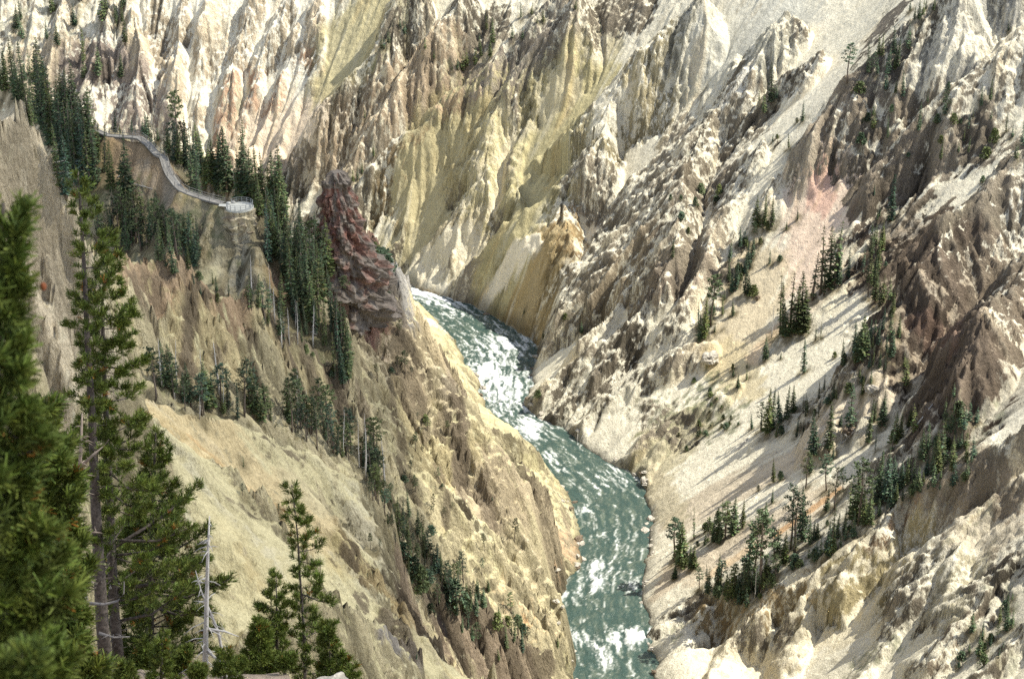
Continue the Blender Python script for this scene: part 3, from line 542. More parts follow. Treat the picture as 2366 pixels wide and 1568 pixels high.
# ------------------------------------------------------------------ object helpers
class MB:
    """collects points and faces (with a colour each) for ONE mesh object"""
    def __init__(s): s.v = []; s.f = []; s.c = []
    def face(s, pts, c=(1, 1, 1)):
        k = len(s.v); s.v += [tuple(p) for p in pts]; s.c += [c] * len(pts); s.f.append(tuple(range(k, k + len(pts))))
    def tube(s, pts, rad, n=6, c=(1, 1, 1)):
        pts = [Vector(p) for p in pts]; k0 = len(s.v); m = len(pts)
        for i, p in enumerate(pts):
            d = (pts[min(i + 1, m - 1)] - pts[max(i - 1, 0)]).normalized(); a = d.orthogonal().normalized() if abs(d.z) < .9 else (Vector((1, 0, 0)) - d * d.x).normalized(); q = d.cross(a)
            for j in range(n):
                an = 2 * math.pi * j / n; s.v.append(tuple(p + (a * math.cos(an) + q * math.sin(an)) * rad[i])); s.c.append(c)
        for i in range(m - 1):
            for j in range(n):
                s.f.append((k0 + i * n + j, k0 + i * n + (j + 1) % n, k0 + (i + 1) * n + (j + 1) % n, k0 + (i + 1) * n + j))
        s.f.append(tuple(k0 + j for j in reversed(range(n)))); s.f.append(tuple(k0 + (m - 1) * n + j for j in range(n)))
    def box(s, c, size, rz=0, col=(1, 1, 1)):
        k = len(s.v); ca, sa = math.cos(rz), math.sin(rz)
        for z in (-1, 1):
            for x, y in ((-1, -1), (1, -1), (1, 1), (-1, 1)):
                px, py = x * size[0] / 2, y * size[1] / 2
                s.v.append((c[0] + px * ca - py * sa, c[1] + px * sa + py * ca, c[2] + z * size[2] / 2)); s.c.append(col)
        for f in ((3, 2, 1, 0), (4, 5, 6, 7), (0, 1, 5, 4), (1, 2, 6, 5), (2, 3, 7, 6), (3, 0, 4, 7)): s.f.append(tuple(k + i for i in f))
    def mesh(s, name, m, smooth=False):
        me = bpy.data.meshes.new(name); me.from_pydata(s.v, [], s.f)
        a = me.attributes.new('tint', 'FLOAT_COLOR', 'POINT'); cc = np.ones((len(s.v), 4), np.float32); cc[:, :3] = np.array(s.c, np.float32).reshape(-1, 3)
        a.data.foreach_set('color', cc.reshape(-1)); me.materials.append(m)
        if smooth: me.polygons.foreach_set('use_smooth', np.ones(len(me.polygons), bool))
        me.update(); return me
def link(name, me, parent=None):
    o = bpy.data.objects.new(name, me); col.objects.link(o)
    if parent: o.parent = parent
    return o
def thing(name, label, cat, loc=(0, 0, 0), group=None):
    o = bpy.data.objects.new(name, None); o.empty_display_size = .2; col.objects.link(o); o.location = loc; o['label'] = label; o['category'] = cat
    if group: o['group'] = group
    return o
def tint_mat(name, base, rough=.9, var=.25, scale=6.0, rnd=.0, bump=0.0, sub=None):
    m, t, b = mat(name); L = t.links.new
    at = node(t, 'ShaderNodeAttribute', attribute_name='tint'); mx = node(t, 'ShaderNodeMix', data_type='RGBA', blend_type='MULTIPLY'); mx.inputs[0].default_value = 1
    mx.inputs[6].default_value = (*base, 1); L(at.outputs['Color'], mx.inputs[7])
    tc = node(t, 'ShaderNodeTexCoord'); nz = node(t, 'ShaderNodeTexNoise', Scale=scale, Detail=4.0); L(tc.outputs['Object'], nz.inputs['Vector'])
    mr = node(t, 'ShaderNodeMapRange', From_Min=.3, From_Max=.7, To_Min=1 - var, To_Max=1 + var); L(nz.outputs['Fac'], mr.inputs['Value'])
    last = mr.outputs[0]
    if rnd:
        oi = node(t, 'ShaderNodeObjectInfo'); m2 = node(t, 'ShaderNodeMapRange', To_Min=1 - rnd, To_Max=1 + rnd); L(oi.outputs['Random'], m2.inputs['Value'])
        mm = node(t, 'ShaderNodeMath', operation='MULTIPLY'); L(last, mm.inputs[0]); L(m2.outputs[0], mm.inputs[1]); last = mm.outputs[0]
        if rnd > .22:          # from bluish to yellowish green, tree by tree
            wn = node(t, 'ShaderNodeTexWhiteNoise', noise_dimensions='1D'); L(oi.outputs['Random'], wn.inputs['W']); cm = node(t, 'ShaderNodeMix', data_type='RGBA'); L(wn.outputs['Value'], cm.inputs[0])
            cm.inputs[6].default_value = (base[0] * .8, base[1] * .92, base[2] * 1.25, 1); cm.inputs[7].default_value = (base[0] * 1.35, base[1] * 1.12, base[2] * .8, 1); L(cm.outputs[2], mx.inputs[6])
    vm = node(t, 'ShaderNodeVectorMath', operation='SCALE'); L(mx.outputs[2], vm.inputs[0]); L(last, vm.inputs['Scale']); L(vm.outputs[0], b.inputs['Base Color'])
    if bump:
        bp = node(t, 'ShaderNodeBump', Strength=.8, Distance=bump); L(nz.outputs['Fac'], bp.inputs['Height']); L(bp.outputs[0], b.inputs['Normal'])
    b.inputs['Roughness'].default_value = rough
    return m
M_FAR = tint_mat('spruce_needles', (.074, .105, .050), .8, .25, .8, .40)
M_PALE = tint_mat('pale_fir_needles', (.10, .14, .065), .8, .25, .8, .25)
M_PINE = tint_mat('pine_needles', (.125, .165, .036), .6, .2, 3.0, .12)
M_BARK = tint_mat('bark', (.13, .105, .085), .95, .3, 4.0, .2)
M_GBARK = tint_mat('grey_pine_bark', (.105, .088, .075), .95, .45, 9.0, .1, .03)
M_DEAD = tint_mat('weathered_dead_wood', (.44, .42, .39), .9, .2, 3.0, .15)
M_ROCK = tint_mat('weathered_stone', (1, 1, 1), .95, .35, 1.4, .1, .25)
M_WOOD = tint_mat('weathered_timber', (.27, .255, .225), .9, .15, 2.0)
M_SLAB = tint_mat('pale_concrete', (.46, .46, .41), .9, .12, 2.0)
M_RAIL = tint_mat('grey_metal_rail', (.24, .25, .25), .6, .1, 2.0)

# ------------------------------------------------------------------ distant trees (10 m tall prototypes)
def conifer(seed, H=10.0, rmax=1.35, base=.06, levels=34, per=7, dense=1.0, power=.85, droop=.28):
    r = random.Random(seed); tr = MB(); cr = MB(); bend = [(0, 0, -0.8)]
    x = y = 0
    for i in range(1, 7):
        x += r.uniform(-.05, .05); y += r.uniform(-.05, .05); bend.append((x, y, H * i / 6 * .985))
    tr.tube(bend, [.19, .16, .135, .105, .075, .045, .012], 6)
    for l in range(levels):
        f = base + (1 - base) * (l + r.uniform(-.3, .3)) / levels; f = min(max(f, base), .995)
        if r.random() > dense: continue
        z = f * H; k = f * 6; i = min(5, int(k)); bx = bend[i][0] + (bend[i + 1][0] - bend[i][0]) * (k - i); by = bend[i][1] + (bend[i + 1][1] - bend[i][1]) * (k - i)
        n = max(3, int(per * (1.15 - .5 * f)))
        for j in range(n):
            if r.random() < .12: continue
            a = 2 * math.pi * (j + r.uniform(-.35, .35)) / n + l * 1.3
            Ln = rmax * (1 - f) ** power * r.uniform(.55, 1.12) * (1 if f > base + .12 else .8) + .07
            dr = droop * r.uniform(.5, 1.4) * (1.1 - f); ca, sa = math.cos(a), math.sin(a)
            g = r.uniform(.6, 1.35)
            for q in range(3):
                s0 = (q * .27 + .08) * Ln; s1 = min(Ln * 1.03, s0 + Ln * r.uniform(.4, .55)); w0 = Ln * r.uniform(.15, .26) * (1.1 - q * .22) + .03
                z0 = z - s0 * dr + r.uniform(-.05, .05); z1 = z - s1 * dr - r.uniform(.0, .16) + (.10 * Ln if q == 2 else 0)
                tl = r.uniform(-.25, .25)
                c = tuple(g * r.uniform(.8, 1.2) * e for e in (1, 1, 1))
                cr.face([(bx + ca * s0, by + sa * s0, z0), (bx + ca * (s0 + s1) / 2 - sa * w0, by + sa * (s0 + s1) / 2 + ca * w0, (z0 + z1) / 2 - .08 - tl * w0), (bx + ca * s1, by + sa * s1, z1), (bx + ca * (s0 + s1) / 2 + sa * w0, by + sa * (s0 + s1) / 2 - ca * w0, (z0 + z1) / 2 - .08 + tl * w0)], c)
                if q: cr.face([(bx + ca * s0, by + sa * s0, z0), (bx + ca * s1, by + sa * s1, z1), (bx + ca * (s0 * .4 + s1 * .6), by + sa * (s0 * .4 + s1 * .6), z1 - w0 * 1.1)], c)
    cr.face([(-.05, 0, H * .965), (.05, 0, H * .965), (bend[-1][0], bend[-1][1], H * 1.015)])
    return tr, cr
def round_pine(seed, H=10.0, base=.45, rmax=1.5, n=420):
    r = random.Random(seed); tr = MB(); cr = MB()
    bend = [(0, 0, -.8)]; x = y = 0
    for i in range(1, 7): x += r.uniform(-.12, .12); y += r.uniform(-.12, .12); bend.append((x, y, H * i / 6 * .97))
    tr.tube(bend, [.17, .15, .13, .11, .085, .055, .015], 6)
    limbs = []
    for i in range(22):
        f = base + (1 - base) * (i + r.random()) / 22; a = i * 2.4 + r.uniform(-.4, .4); Ln = rmax * math.sin(math.pi * min(1, .22 + .78 * (f - base) / (1 - base) * .95)) ** .7 * r.uniform(.6, 1.1)
        k = f * 6; q = min(5, int(k)); b = Vector(bend[q]).lerp(Vector(bend[q + 1]), k - q); e = b + Vector((math.cos(a) * Ln, math.sin(a) * Ln, Ln * r.uniform(-.1, .45)))
        tr.tube([b, b.lerp(e, .5) + Vector((0, 0, -.06)), e], [.035, .025, .008], 4); limbs.append((b, e, f))
    for _ in range(n):
        b, e, f = r.choice(limbs); p = b.lerp(e, r.uniform(.45, 1.08)) + Vector((r.gauss(0, .17), r.gauss(0, .17), r.gauss(.03, .14))); s = r.uniform(.12, .26); g = r.uniform(.6, 1.4)
        for _k in range(3):
            d = Vector((r.gauss(0, 1), r.gauss(0, 1), r.gauss(.2, .7))).normalized(); o = d.orthogonal().normalized() * s * .45
            cr.face([p - d * s * .5, p + o, p + d * s, p - o], (g, g, g))
    return tr, cr
def dead_tree(seed, H=10.0):
    r = random.Random(seed); tr = MB(); lb = MB()
    bend = [(0, 0, -.6)]; x = y = 0
    for i in range(1, 6): x += r.uniform(-.1, .1); y += r.uniform(-.1, .1); bend.append((x, y, H * i / 5))
    tr.tube(bend, [.16, .14, .11, .08, .05, .012], 6)
    for i in range(26):
        f = r.uniform(.2, .97); k = f * 5; q = min(4, int(k)); b = Vector(bend[q]).lerp(Vector(bend[q + 1]), k - q); a = r.uniform(0, 6.28); Ln = r.uniform(.3, 1.0) * (1.15 - f)
        e = b + Vector((math.cos(a) * Ln, math.sin(a) * Ln, r.uniform(-.35, .25) * Ln)); lb.tube([b, b.lerp(e, .6) + Vector((0, 0, .05)), e], [.028, .02, .006], 4)
    return tr, lb
def bush(seed, H=2.0):
    r = random.Random(seed); tr = MB(); cr = MB()
    for i in range(6):
        a = r.uniform(0, 6.28); e = Vector((math.cos(a) * r.uniform(.2, .7), math.sin(a) * r.uniform(.2, .7), H * r.uniform(.5, .9))); tr.tube([(0, 0, -.25), e * .5, e], [.06, .04, .012], 4)
    for _ in range(260):
        a = r.uniform(0, 6.28); q = r.random() ** .6; z = r.random() ** .8; p = Vector((math.cos(a) * q * (1.05 - .7 * z) * .95, math.sin(a) * q * (1.05 - .7 * z) * .95, H * (.05 + .95 * z))); s = r.uniform(.12, .26); g = r.uniform(.6, 1.4)
        for _k in range(2):
            d = Vector((r.gauss(0, 1), r.gauss(0, 1), r.gauss(.4, .7))).normalized(); o = d.orthogonal().normalized() * s * .5
            cr.face([p - d * s * .5, p + o, p + d * s, p - o], (g, g, g))
    return tr, cr
PROTO = {}
def reg(kind, name, cat, k, tr, cr, mt, mc, H, n1='trunk', n2='crown'):
    PROTO.setdefault(kind, []).append((name, cat, tr.mesh(name + '_' + n1, mt, True), cr.mesh(name + '_' + n2, mc), H, n1, n2))
for k in range(5): reg('spruce', 'spruce_tree', 'spruce', k, *conifer(k, rmax=1.25 + .12 * k), M_BARK, M_FAR, 10)
for k in range(4): reg('slim', 'fir_tree', 'fir', k, *conifer(20 + k, rmax=.85 + .1 * k, levels=40, per=6, dense=.85, power=.6), M_BARK, M_FAR, 10)
for k in range(3): reg('sparse', 'sparse_spruce', 'spruce', k, *conifer(40 + k, rmax=.72, base=.12, levels=30, per=5, dense=.62, power=.45, droop=.5), M_BARK, M_FAR, 10)
for k in range(3): reg('pale', 'pale_fir', 'fir', k, *conifer(60 + k, rmax=1.5, levels=28, per=6, dense=.85), M_BARK, M_PALE, 10)
for k in range(4): reg('pine', 'pine_tree', 'pine', k, *round_pine(80 + k, base=.35 + .06 * k), M_BARK, M_FAR, 10)
for k in range(3): reg('dead', 'dead_tree', 'dead tree', k, *dead_tree(100 + k), M_DEAD, M_DEAD, 10, 'trunk', 'crown')
for k in range(3): reg('bush', 'conifer_shrub', 'shrub', k, *bush(120 + k), M_BARK, M_PALE, 2, 'stem', 'foliage')
RT = random.Random(11)
ORD = 'first second third fourth fifth sixth seventh eighth ninth tenth eleventh twelfth thirteenth fourteenth fifteenth sixteenth'.split()
ADJ = {'spruce': 'dark green spruce', 'slim': 'slim dark fir', 'sparse': 'sparse thin spruce', 'pale': 'pale green fir', 'pine': 'open crowned pine', 'dead': 'grey bare dead tree', 'bush': 'low green shrub'}
N_TREES = 0
def plant(kind, p, h, label, group=None, lean=0.0):
    global N_TREES
    name, cat, m1, m2, H, n1, n2 = RT.choice(PROTO[kind]); s = h / H
    o = thing(name, label, cat, (p[0], p[1], p[2]), group); o.rotation_euler = (RT.gauss(0, .035), RT.gauss(lean, .04), RT.uniform(0, 6.28)) if not lean else (0, lean, 0)
    wd = RT.uniform(.8, 1.5); o.scale = (s * wd * RT.uniform(.93, 1.07), s * wd * RT.uniform(.93, 1.07), s)
    LITTER.append((p[0], p[1], .9 + .14 * h))
    link(n1, m1, o); link(n2, m2, o); N_TREES += 1
    return o
def px_h(p, hpx): return hpx * np.linalg.norm(p - np.array((0, 0, CAM_Z))) / FPX / .94
def row(place, items, group, conv=None):
    """trees standing in one recognisable place: (kind, base u, base v, top v)"""
    pts = []
    for kind, u, v, top in items:
        if conv: u, v, top = conv(u, v, top)
        q = hit(Z, u, v)
        if q is not None: pts.append((u, kind, q, max(10, v - top)))
    pts.sort(key=lambda e: e[0]); kinds = {}
    for u, k, q, h in pts: kinds.setdefault(ADJ[k], []).append(1)
    seen = {}
    for u, k, q, h in pts:
        n = len(kinds[ADJ[k]]); i = seen.get(ADJ[k], 0); seen[ADJ[k]] = i + 1
        lab = f'{ADJ[k]} {place}' if n == 1 else (f'{ORD[i]} {ADJ[k]} from the left {place}' if n <= 16 else f'{ADJ[k]} {place}')
        plant(k, q, px_h(q, h), lab, group if len(pts) > 1 else None)
def z4(u, v, t): return 1608.9 + u * .3018, 378.6 + v * .3018, 378.6 + t * .3018
def z5(u, v, t): return 1419.6 + u * .4, 851.8 + v * .4, 851.8 + t * .4
def z3(u, v, t): return 1561.5 + u * .34, v * .34, t * .34
def z2(u, v, t): return 785.5 + u * .34, v * .34, t * .34
def z8(u, v, t): return 785.5 + u * .34, 1038 + v * .34, 1038 + t * .34
def z1(u, v, t): return 189.3 + u * .2052, 265 + v * .2052, 265 + t * .2052
S, F_, P_, D_, B_, T_, L_ = 'spruce', 'slim', 'pine', 'dead', 'bush', 'sparse', 'pale'
row('on the rib left of the pink scree', [(S,460,480,240),(F_,520,470,235),(S,580,470,240),(B_,545,510,440),(F_,340,640,480),(S,430,720,540),(S,400,790,600)], 'trees on the rib left of the pink scree', z4)
row('in the clump on the tan scree below', [(S,250,745,570),(F_,370,1000,680),(S,300,960,720),(S,270,985,830),(S,400,1005,850),(B_,435,1010,930)], 'clump on the tan scree', z4)
row('at the lower end of the tan scree rib', [(P_,110,1240,840),(S,60,1330,1000),(S,25,1355,1130),(F_,200,1150,1000),(S,280,1160,1030),(F_,140,1290,1215),(D_,200,1275,1235)], 'trees at the foot of the tan scree rib', z4)
row('standing alone on the pink scree', [(F_,775,425,330),(S,690,505,430),(B_,640,742,700),(L_,560,765,640)], 'lone trees on the pink scree', z4)
row('in the tall stand below the pink scree', [(T_,950,1000,470),(T_,975,1008,700),(F_,1015,962,490),(T_,1050,935,430),(F_,1080,905,520),(F_,1090,930,650),(F_,1160,872,640),(D_,1225,822,630),(T_,1270,852,630),(T_,1330,742,560),(F_,1355,645,470),(T_,890,1040,680),(S,885,1030,930)], 'tall stand below the pink scree', z4)
row('in the dense clump on mid scree', [(T_,640,1300,820),(F_,660,1322,900),(T_,715,1280,820),(S,690,1322,1060),(F_,760,1302,930),(S,800,1292,830),(S,830,1245,950),(D_,575,1330,1070),(B_,790,1300,1225)], 'dense clump on mid scree', z4)
row('beside the streak of grey stones', [(S,530,1490,1310),(S,515,1505,1400),(S,645,1492,1440),(S,385,1562,1510),(B_,280,1572,1530)], 'small trees beside the grey stones', z4)
row('at the dark outcrop on the scree', [(F_,820,1600,1340),(T_,910,1352,1230),(T_,950,1342,1220)], 'trees at the dark outcrop', z4)
row('under the brown cliff face', [(F_,1490,440,80),(S,1360,240,150),(S,1400,400,330),(S,1385,425,340),(L_,1430,1060,840),(L_,1480,1042,860),(B_,1450,785,750)], 'trees under the brown cliff face', z4)
row('against the foot of the brown cliff', [(S,1260,1505,1150),(S,1130,1545,1330),(F_,1350,1545,1380),(S,1400,1560,1430),(S,1510,1450,1310),(F_,1215,1480,1200),(B_,1060,1480,1440)], 'trees against the foot of the brown cliff', z4)
row('along the upper edge of the pale scree', [(P_,845,360,190),(S,880,370,90),(S,905,335,100),(S,955,312,120),(S,990,292,80),(S,1030,252,90),(F_,1180,172,70),(F_,1210,122,30),(S,715,110,30),(F_,765,62,0),(S,685,45,-10)], 'trees along the upper edge of the pale scree', z5)
row('midway down the pale scree', [(S,1150,495,240),(F_,1240,470,180),(S,1262,520,440),(S,1305,332,260),(L_,1360,360,20),(F_,1430,152,40),(F_,1480,92,0),(F_,1465,430,160),(F_,1500,302,180),(S,1545,332,120),(T_,1505,480,340),(S,1130,592,480)], 'trees midway down the pale scree', z5)
row('beside the brown gully', [(S,1610,430,240),(S,1650,402,240),(T_,1600,482,250),(L_,1730,362,190),(S,1700,332,210),(F_,1810,482,300),(S,1780,522,340)], 'trees beside the brown gully', z5)
row('in the bushy patch above the scarp', [(L_,2000,330,180),(L_,2050,300,170),(L_,1950,332,170),(L_,2090,312,210),(L_,1890,562,280),(S,1870,602,340),(L_,1900,422,280),(L_,1980,462,370)], 'pale firs in the bushy patch', z5)
row('on the open pale scree', [(S,920,655,500),(B_,960,642,590),(S,910,775,680),(S,870,900,760),(P_,845,940,800),(B_,830,705,670)], 'lone trees on the open pale scree', z5)
row('in the upper row above the scarp', [(P_,1105,690,470),(P_,1225,702,490),(P_,1270,812,560),(F_,1220,832,680),(P_,1320,702,560),(P_,1410,902,510),(S,1390,882,600),(S,1440,902,680),(S,1475,902,640),(T_,1360,862,640)], 'upper row of trees above the scarp', z5)
row('at the right end of the scarp row', [(F_,1500,782,460),(F_,1530,762,470),(S,1570,762,440),(S,1620,722,500),(S,1660,682,520),(S,1690,642,500),(L_,1740,662,560),(S,1800,622,480),(S,1840,622,420),(T_,1900,592,480)], 'right end of the row above the scarp', z5)
row('in the middle of the scarp row', [(P_,1015,1042,650),(P_,1040,1062,700),(S,1085,992,670),(S,1130,1012,820),(S,1150,992,860),(S,1170,982,870),(L_,940,1072,890),(P_,920,1092,900),(S,980,1122,930),(S,1230,1080,860),(S,1260,1040,880),(T_,1250,1060,760),(S,1330,960,800)], 'middle of the row above the scarp', z5)
row('in the clump nearest the river', [(P_,350,1112,840),(S,390,1132,850),(S,440,1152,1000),(S,460,1152,1010),(S,345,1212,1120),(T_,460,982,790),(B_,400,1150,1090)], 'clump nearest the river', z5)
row('in the second clump from the river', [(S,570,1002,830),(S,600,992,780),(P_,640,982,760),(S,690,952,730),(S,740,912,740),(P_,545,982,850),(S,520,1020,930),(S,610,1010,900)], 'second clump from the river', z5)
row('at the tip of the scarp row', [(S,600,1252,1050),(P_,490,1272,1140),(L_,540,1292,1130),(L_,580,1312,1150),(S,640,1302,1160),(P_,700,1282,1110),(S,730,1302,1120),(S,760,1312,1080),(P_,800,1252,860),(L_,770,1162,880),(P_,840,1262,800),(S,870,1222,1060),(L_,820,1312,1150),(D_,810,1330,1130)], 'tip of the row above the scarp', z5)
row('on the white upper slope', [(F_,645,700,440),(L_,605,762,620),(L_,565,692,600),(P_,1165,552,310),(F_,2075,722,580),(F_,2135,692,540),(S,2260,212,140),(B_,1850,602,560),(P_,1835,762,600),(F_,1650,892,700),(L_,1710,702,620),(T_,1985,882,760),(B_,2160,972,880)], 'lone trees on the white upper slope', z3)
row('on the dark rocky spur', [(S,1380,372,240),(S,1400,382,230),(S,1440,502,320),(S,1480,362,180),(S,1500,452,250),(S,1490,472,380),(P_,1340,522,360),(F_,1310,502,290),(F_,1425,622,450),(S,1490,632,550),(S,1370,502,400),(L_,1575,332,160)], 'trees on the dark rocky spur', z3)
row('at the head of the dark spur', [(S,1650,132,10),(S,1620,132,40),(S,1700,62,-20),(S,1750,72,-40),(F_,1590,82,-10),(L_,1680,100,-10)], 'trees at the head of the dark spur', z3)
row('on the crest of the far wall', [(L_,410,192,100),(L_,440,232,120),(L_,280,332,240),(L_,300,332,240),(L_,330,292,190),(L_,580,332,240),(L_,640,402,340)], 'firs on the crest of the far wall', z2)
row('along the middle crest of the far wall', [(L_,800,472,380),(L_,830,482,350),(L_,860,452,330),(L_,920,442,310),(S,960,382,270),(S,1020,382,270),(S,1040,292,120),(L_,1000,202,90),(L_,950,332,220),(L_,760,480,420)], 'firs on the middle crest of the far wall', z2)
row('on the upper far wall', [(L_,1170,262,160),(L_,1240,272,180),(F_,1230,122,20),(L_,1300,102,20),(F_,1770,222,150),(L_,1600,62,0),(S,1380,150,70),(L_,1340,160,90)], 'firs on the upper far wall', z2)
row('at the foot of the far wall', [(S,230,1062,990),(L_,120,1222,1130),(L_,90,1232,1140),(L_,170,800,740),(L_,150,1180,1110)], 'firs at the foot of the far wall', z2)
row('on the rocks of the lower spur', [(P_,1185,627,455),(P_,965,852,730),(P_,980,692,560),(P_,1165,1112,965),(S,1480,1342,1260),(P_,420,702,530),(P_,210,682,560),(P_,270,692,600),(P_,575,682,570),(P_,450,222,130),(P_,1275,1292,1190),(P_,120,1122,1050),(F_,1035,345,310)], 'pines on the rocks of the lower spur', z8)
row('on the shaded lower ridge', [(S,640,832,680),(S,680,802,680),(S,860,1092,950),(S,930,1002,860),(S,830,1242,1100),(S,900,1302,1180),(S,520,1422,1360),(S,1010,960,870),(B_,1210,1190,1120),(B_,1240,1250,1180),(S,560,900,760),(S,720,900,780),(S,780,960,830)], 'spruces on the shaded lower ridge', z8)
row('on the near yellow scree', [(F_,563,1078,1050),(P_,561,1145,1115),(P_,645,1185,1160),(P_,668,1190,1165)], 'saplings on the near yellow scree')
row('on the crags near the river', [(S,1380,770,700),(B_,1345,1170,1120),(S,1640,735,640),(S,1250,600,560),(B_,1530,640,600)], 'trees on the crags right of the rapids', lambda u, v, t: z2(u, v + 1489 - 0, t + 1489 - 0) if False else (785.5 + u * .34, 520.5 + v * .34, 520.5 + t * .34))
row('behind the walkway', [(S,380,200,-60),(S,430,212,110),(S,600,207,120),(S,730,245,-20),(S,860,302,140),(S,690,230,60),(F_,560,205,60)], 'spruces behind the walkway', z1)
row('on the brown slope below the walkway', [(S,320,842,300),(S,505,932,250),(F_,540,930,520),(S,470,900,480)], 'spruces on the brown slope', z1)
row('on the skyline behind the platform', [(S,1040,522,60),(S,1100,562,120),(S,1180,602,30),(S,1310,642,120),(S,1340,702,200),(S,1450,642,225),(S,1540,802,220),(S,1600,862,140),(S,1640,882,180),(S,1250,602,360),(S,1420,762,330),(S,980,440,100),(S,1480,780,420),(S,1380,840,480)], 'spruces on the skyline behind the platform', z1)
row('between the platform and the red pinnacle', [(S,1810,962,90),(S,1860,1002,260),(S,1980,1002,345),(S,2050,1052,430),(S,2150,1102,420),(S,2220,1102,335),(S,1900,1050,400),(S,2100,1120,560),(S,1760,930,380),(S,2260,1200,520),(D_,1725,915,640),(D_,1535,955,735),(S,2000,1150,700),(S,2180,1250,800)], 'spruces between platform and pinnacle', z1)
def cover(place, group, n, uv, r, h, kinds, seed):
    """small trees and shrubs that fill the gaps of a row"""
    rr = random.Random(seed)
    for i in range(n):
        k = rr.uniform(0, len(uv) - 1.001); i = int(k); f = k - i
        q = hit(Z, uv[i][0] + (uv[i + 1][0] - uv[i][0]) * f + rr.gauss(0, r * .5), uv[i][1] + (uv[i + 1][1] - uv[i][1]) * f + rr.gauss(0, r * .5))
        if q is None: continue
        kd = rr.choice(kinds); kd = rr.choice([S, F_, T_, P_]) if kd == S else kd; plant(kd, q, px_h(q, h * rr.uniform(.4, 1.2)) * (.45 if kd == 'bush' else 1), f'{ADJ[kd]} {place}', group)
cover('filling the lower half of the scarp row', 'small growth in the scarp row', 44, [(1640,1360),(1720,1370),(1790,1340),(1860,1300),(1930,1250)], 26, 60, ['bush', 'pale', 'spruce', 'bush', 'pine'], 31)
cover('filling the upper half of the scarp row', 'small growth at the upper scarp row', 36, [(1930,1250),(2010,1190),(2080,1140),(2170,1090)], 28, 60, ['bush', 'pale', 'slim', 'spruce'], 32)
cover('in the bushy patch right of the scarp', 'growth in the bushy patch', 26, [(2200,960),(2240,1010),(2170,1080),(2260,1080)], 45, 60, ['pale', 'bush', 'pale'], 33)
cover('on the rocky slope at the lower right corner', 'growth at the lower right corner', 26, [(2366,1380),(2290,1480),(2250,1560)], 50, 50, ['pale', 'bush', 'spruce'], 34)
cover('beside the clumps nearest the river', 'growth beside the river clumps', 18, [(1560,1300),(1620,1240),(1690,1200)], 20, 45, ['bush', 'spruce', 'bush'], 35)
cover('along the pale scree lines', 'growth along the pale scree lines', 26, [(1740,990),(1830,1000),(1900,940),(2010,880)], 22, 45, ['bush', 'spruce', 'slim'], 36)
cover('on the tan scree ribs', 'growth on the tan scree ribs', 24, [(1620,760),(1690,660),(1740,560)], 22, 45, ['bush', 'spruce', 'slim'], 37)
cover('on the green patch above the river', 'growth on the green patch', 22, [(1640,900),(1680,980),(1560,1010)], 40, 26, ['bush'], 38)
cover('among the dark outcrops of the upper right', 'growth among the dark outcrops', 34, [(1980,260),(2120,330),(2250,300),(2340,420)], 70, 50, ['bush', 'slim', 'pale'], 39)
cover('at the foot of the brown cliff', 'growth at the foot of the brown cliff', 20, [(1990,840),(2040,760),(2080,880)], 40, 60, ['spruce', 'slim', 'pale'], 40)
cover('low on the white upper slope', 'growth on the white upper slope', 18, [(1740,220),(1850,300),(1640,480),(1560,560)], 60, 42, ['bush', 'slim'], 41)
cover('in the dark gully below the lower ridge', 'growth in the dark gully', 30, [(940,1310),(1010,1390),(1100,1450),(1180,1500)], 60, 55, ['pine', 'bush', 'spruce', 'slim'], 51)
cover('scattered on the crags of the central spur', 'growth on the central spur', 24, [(900,760),(960,950),(1000,1150),(940,1220)], 70, 42, ['pine', 'bush', 'pine'], 52)
cover('along the bare crest of the yellow cliff', 'growth along the yellow cliff crest', 16, [(430,640),(560,690),(700,790),(800,900)], 24, 42, ['bush', 'pine', 'slim'], 53)
cover('below the red pinnacle', 'trees below the red pinnacle', 16, [(715,700),(760,765),(830,770),(885,730)], 22, 80, ['spruce', 'slim', 'pine'], 54)
cover('left of the red pinnacle', 'trees left of the red pinnacle', 12, [(685,560),(690,640),(700,690)], 18, 95, ['spruce', 'slim'], 55)
cover('in the wooded gully between the spur and the yellow slope', 'trees in the wooded gully', 44, [(880,1120),(930,1230),(970,1300),(1060,1370)], 34, 66, ['pine', 'slim', 'spruce', 'pine'], 56)
cover('on the brown scree below the dark cliff', 'trees on the brown scree', 14, [(2030,560),(2000,640),(2050,720)], 40, 75, ['slim', 'spruce', 'pale'], 57)
def wood(place, group, n, uv, r, h, kinds, seed):
    rr = random.Random(seed); c = 0; tries = 0
    while c < n and tries < n * 8:
        tries += 1; k = rr.uniform(0, len(uv) - 1.001); i = int(k); f = k - i
        u = uv[i][0] + (uv[i + 1][0] - uv[i][0]) * f + rr.gauss(0, r * .5); v = uv[i][1] + (uv[i + 1][1] - uv[i][1]) * f + rr.gauss(0, r * .5)
        q = hit(Z, u, v)
        if q is None or q[1] < 100 or not sample(west.astype(float), q[0], q[1]) > .5: continue
        kd = rr.choice(kinds); kd = rr.choice([S, F_, F_, T_]) if kd == S else kd; plant(kd, q, px_h(q, h * rr.uniform(.5, 1.2)), f'{ADJ[kd]} {place}', group); c += 1
wood('in the steep wood left of the walkway', 'steep wood left of the walkway', 84, [(90,270),(140,320),(180,380),(200,440)], 44, 140, [S,S,S,F_], 1)
wood('in the hollow behind the yellow cliff', 'wood in the hollow behind the yellow cliff', 66, [(240,560),(300,540),(380,570),(440,600)], 40, 95, [S,P_,S,F_], 2)
wood('below the platform rock', 'wood below the platform rock', 24, [(600,700),(640,730),(690,780)], 45, 85, [S,P_,S,D_], 3)
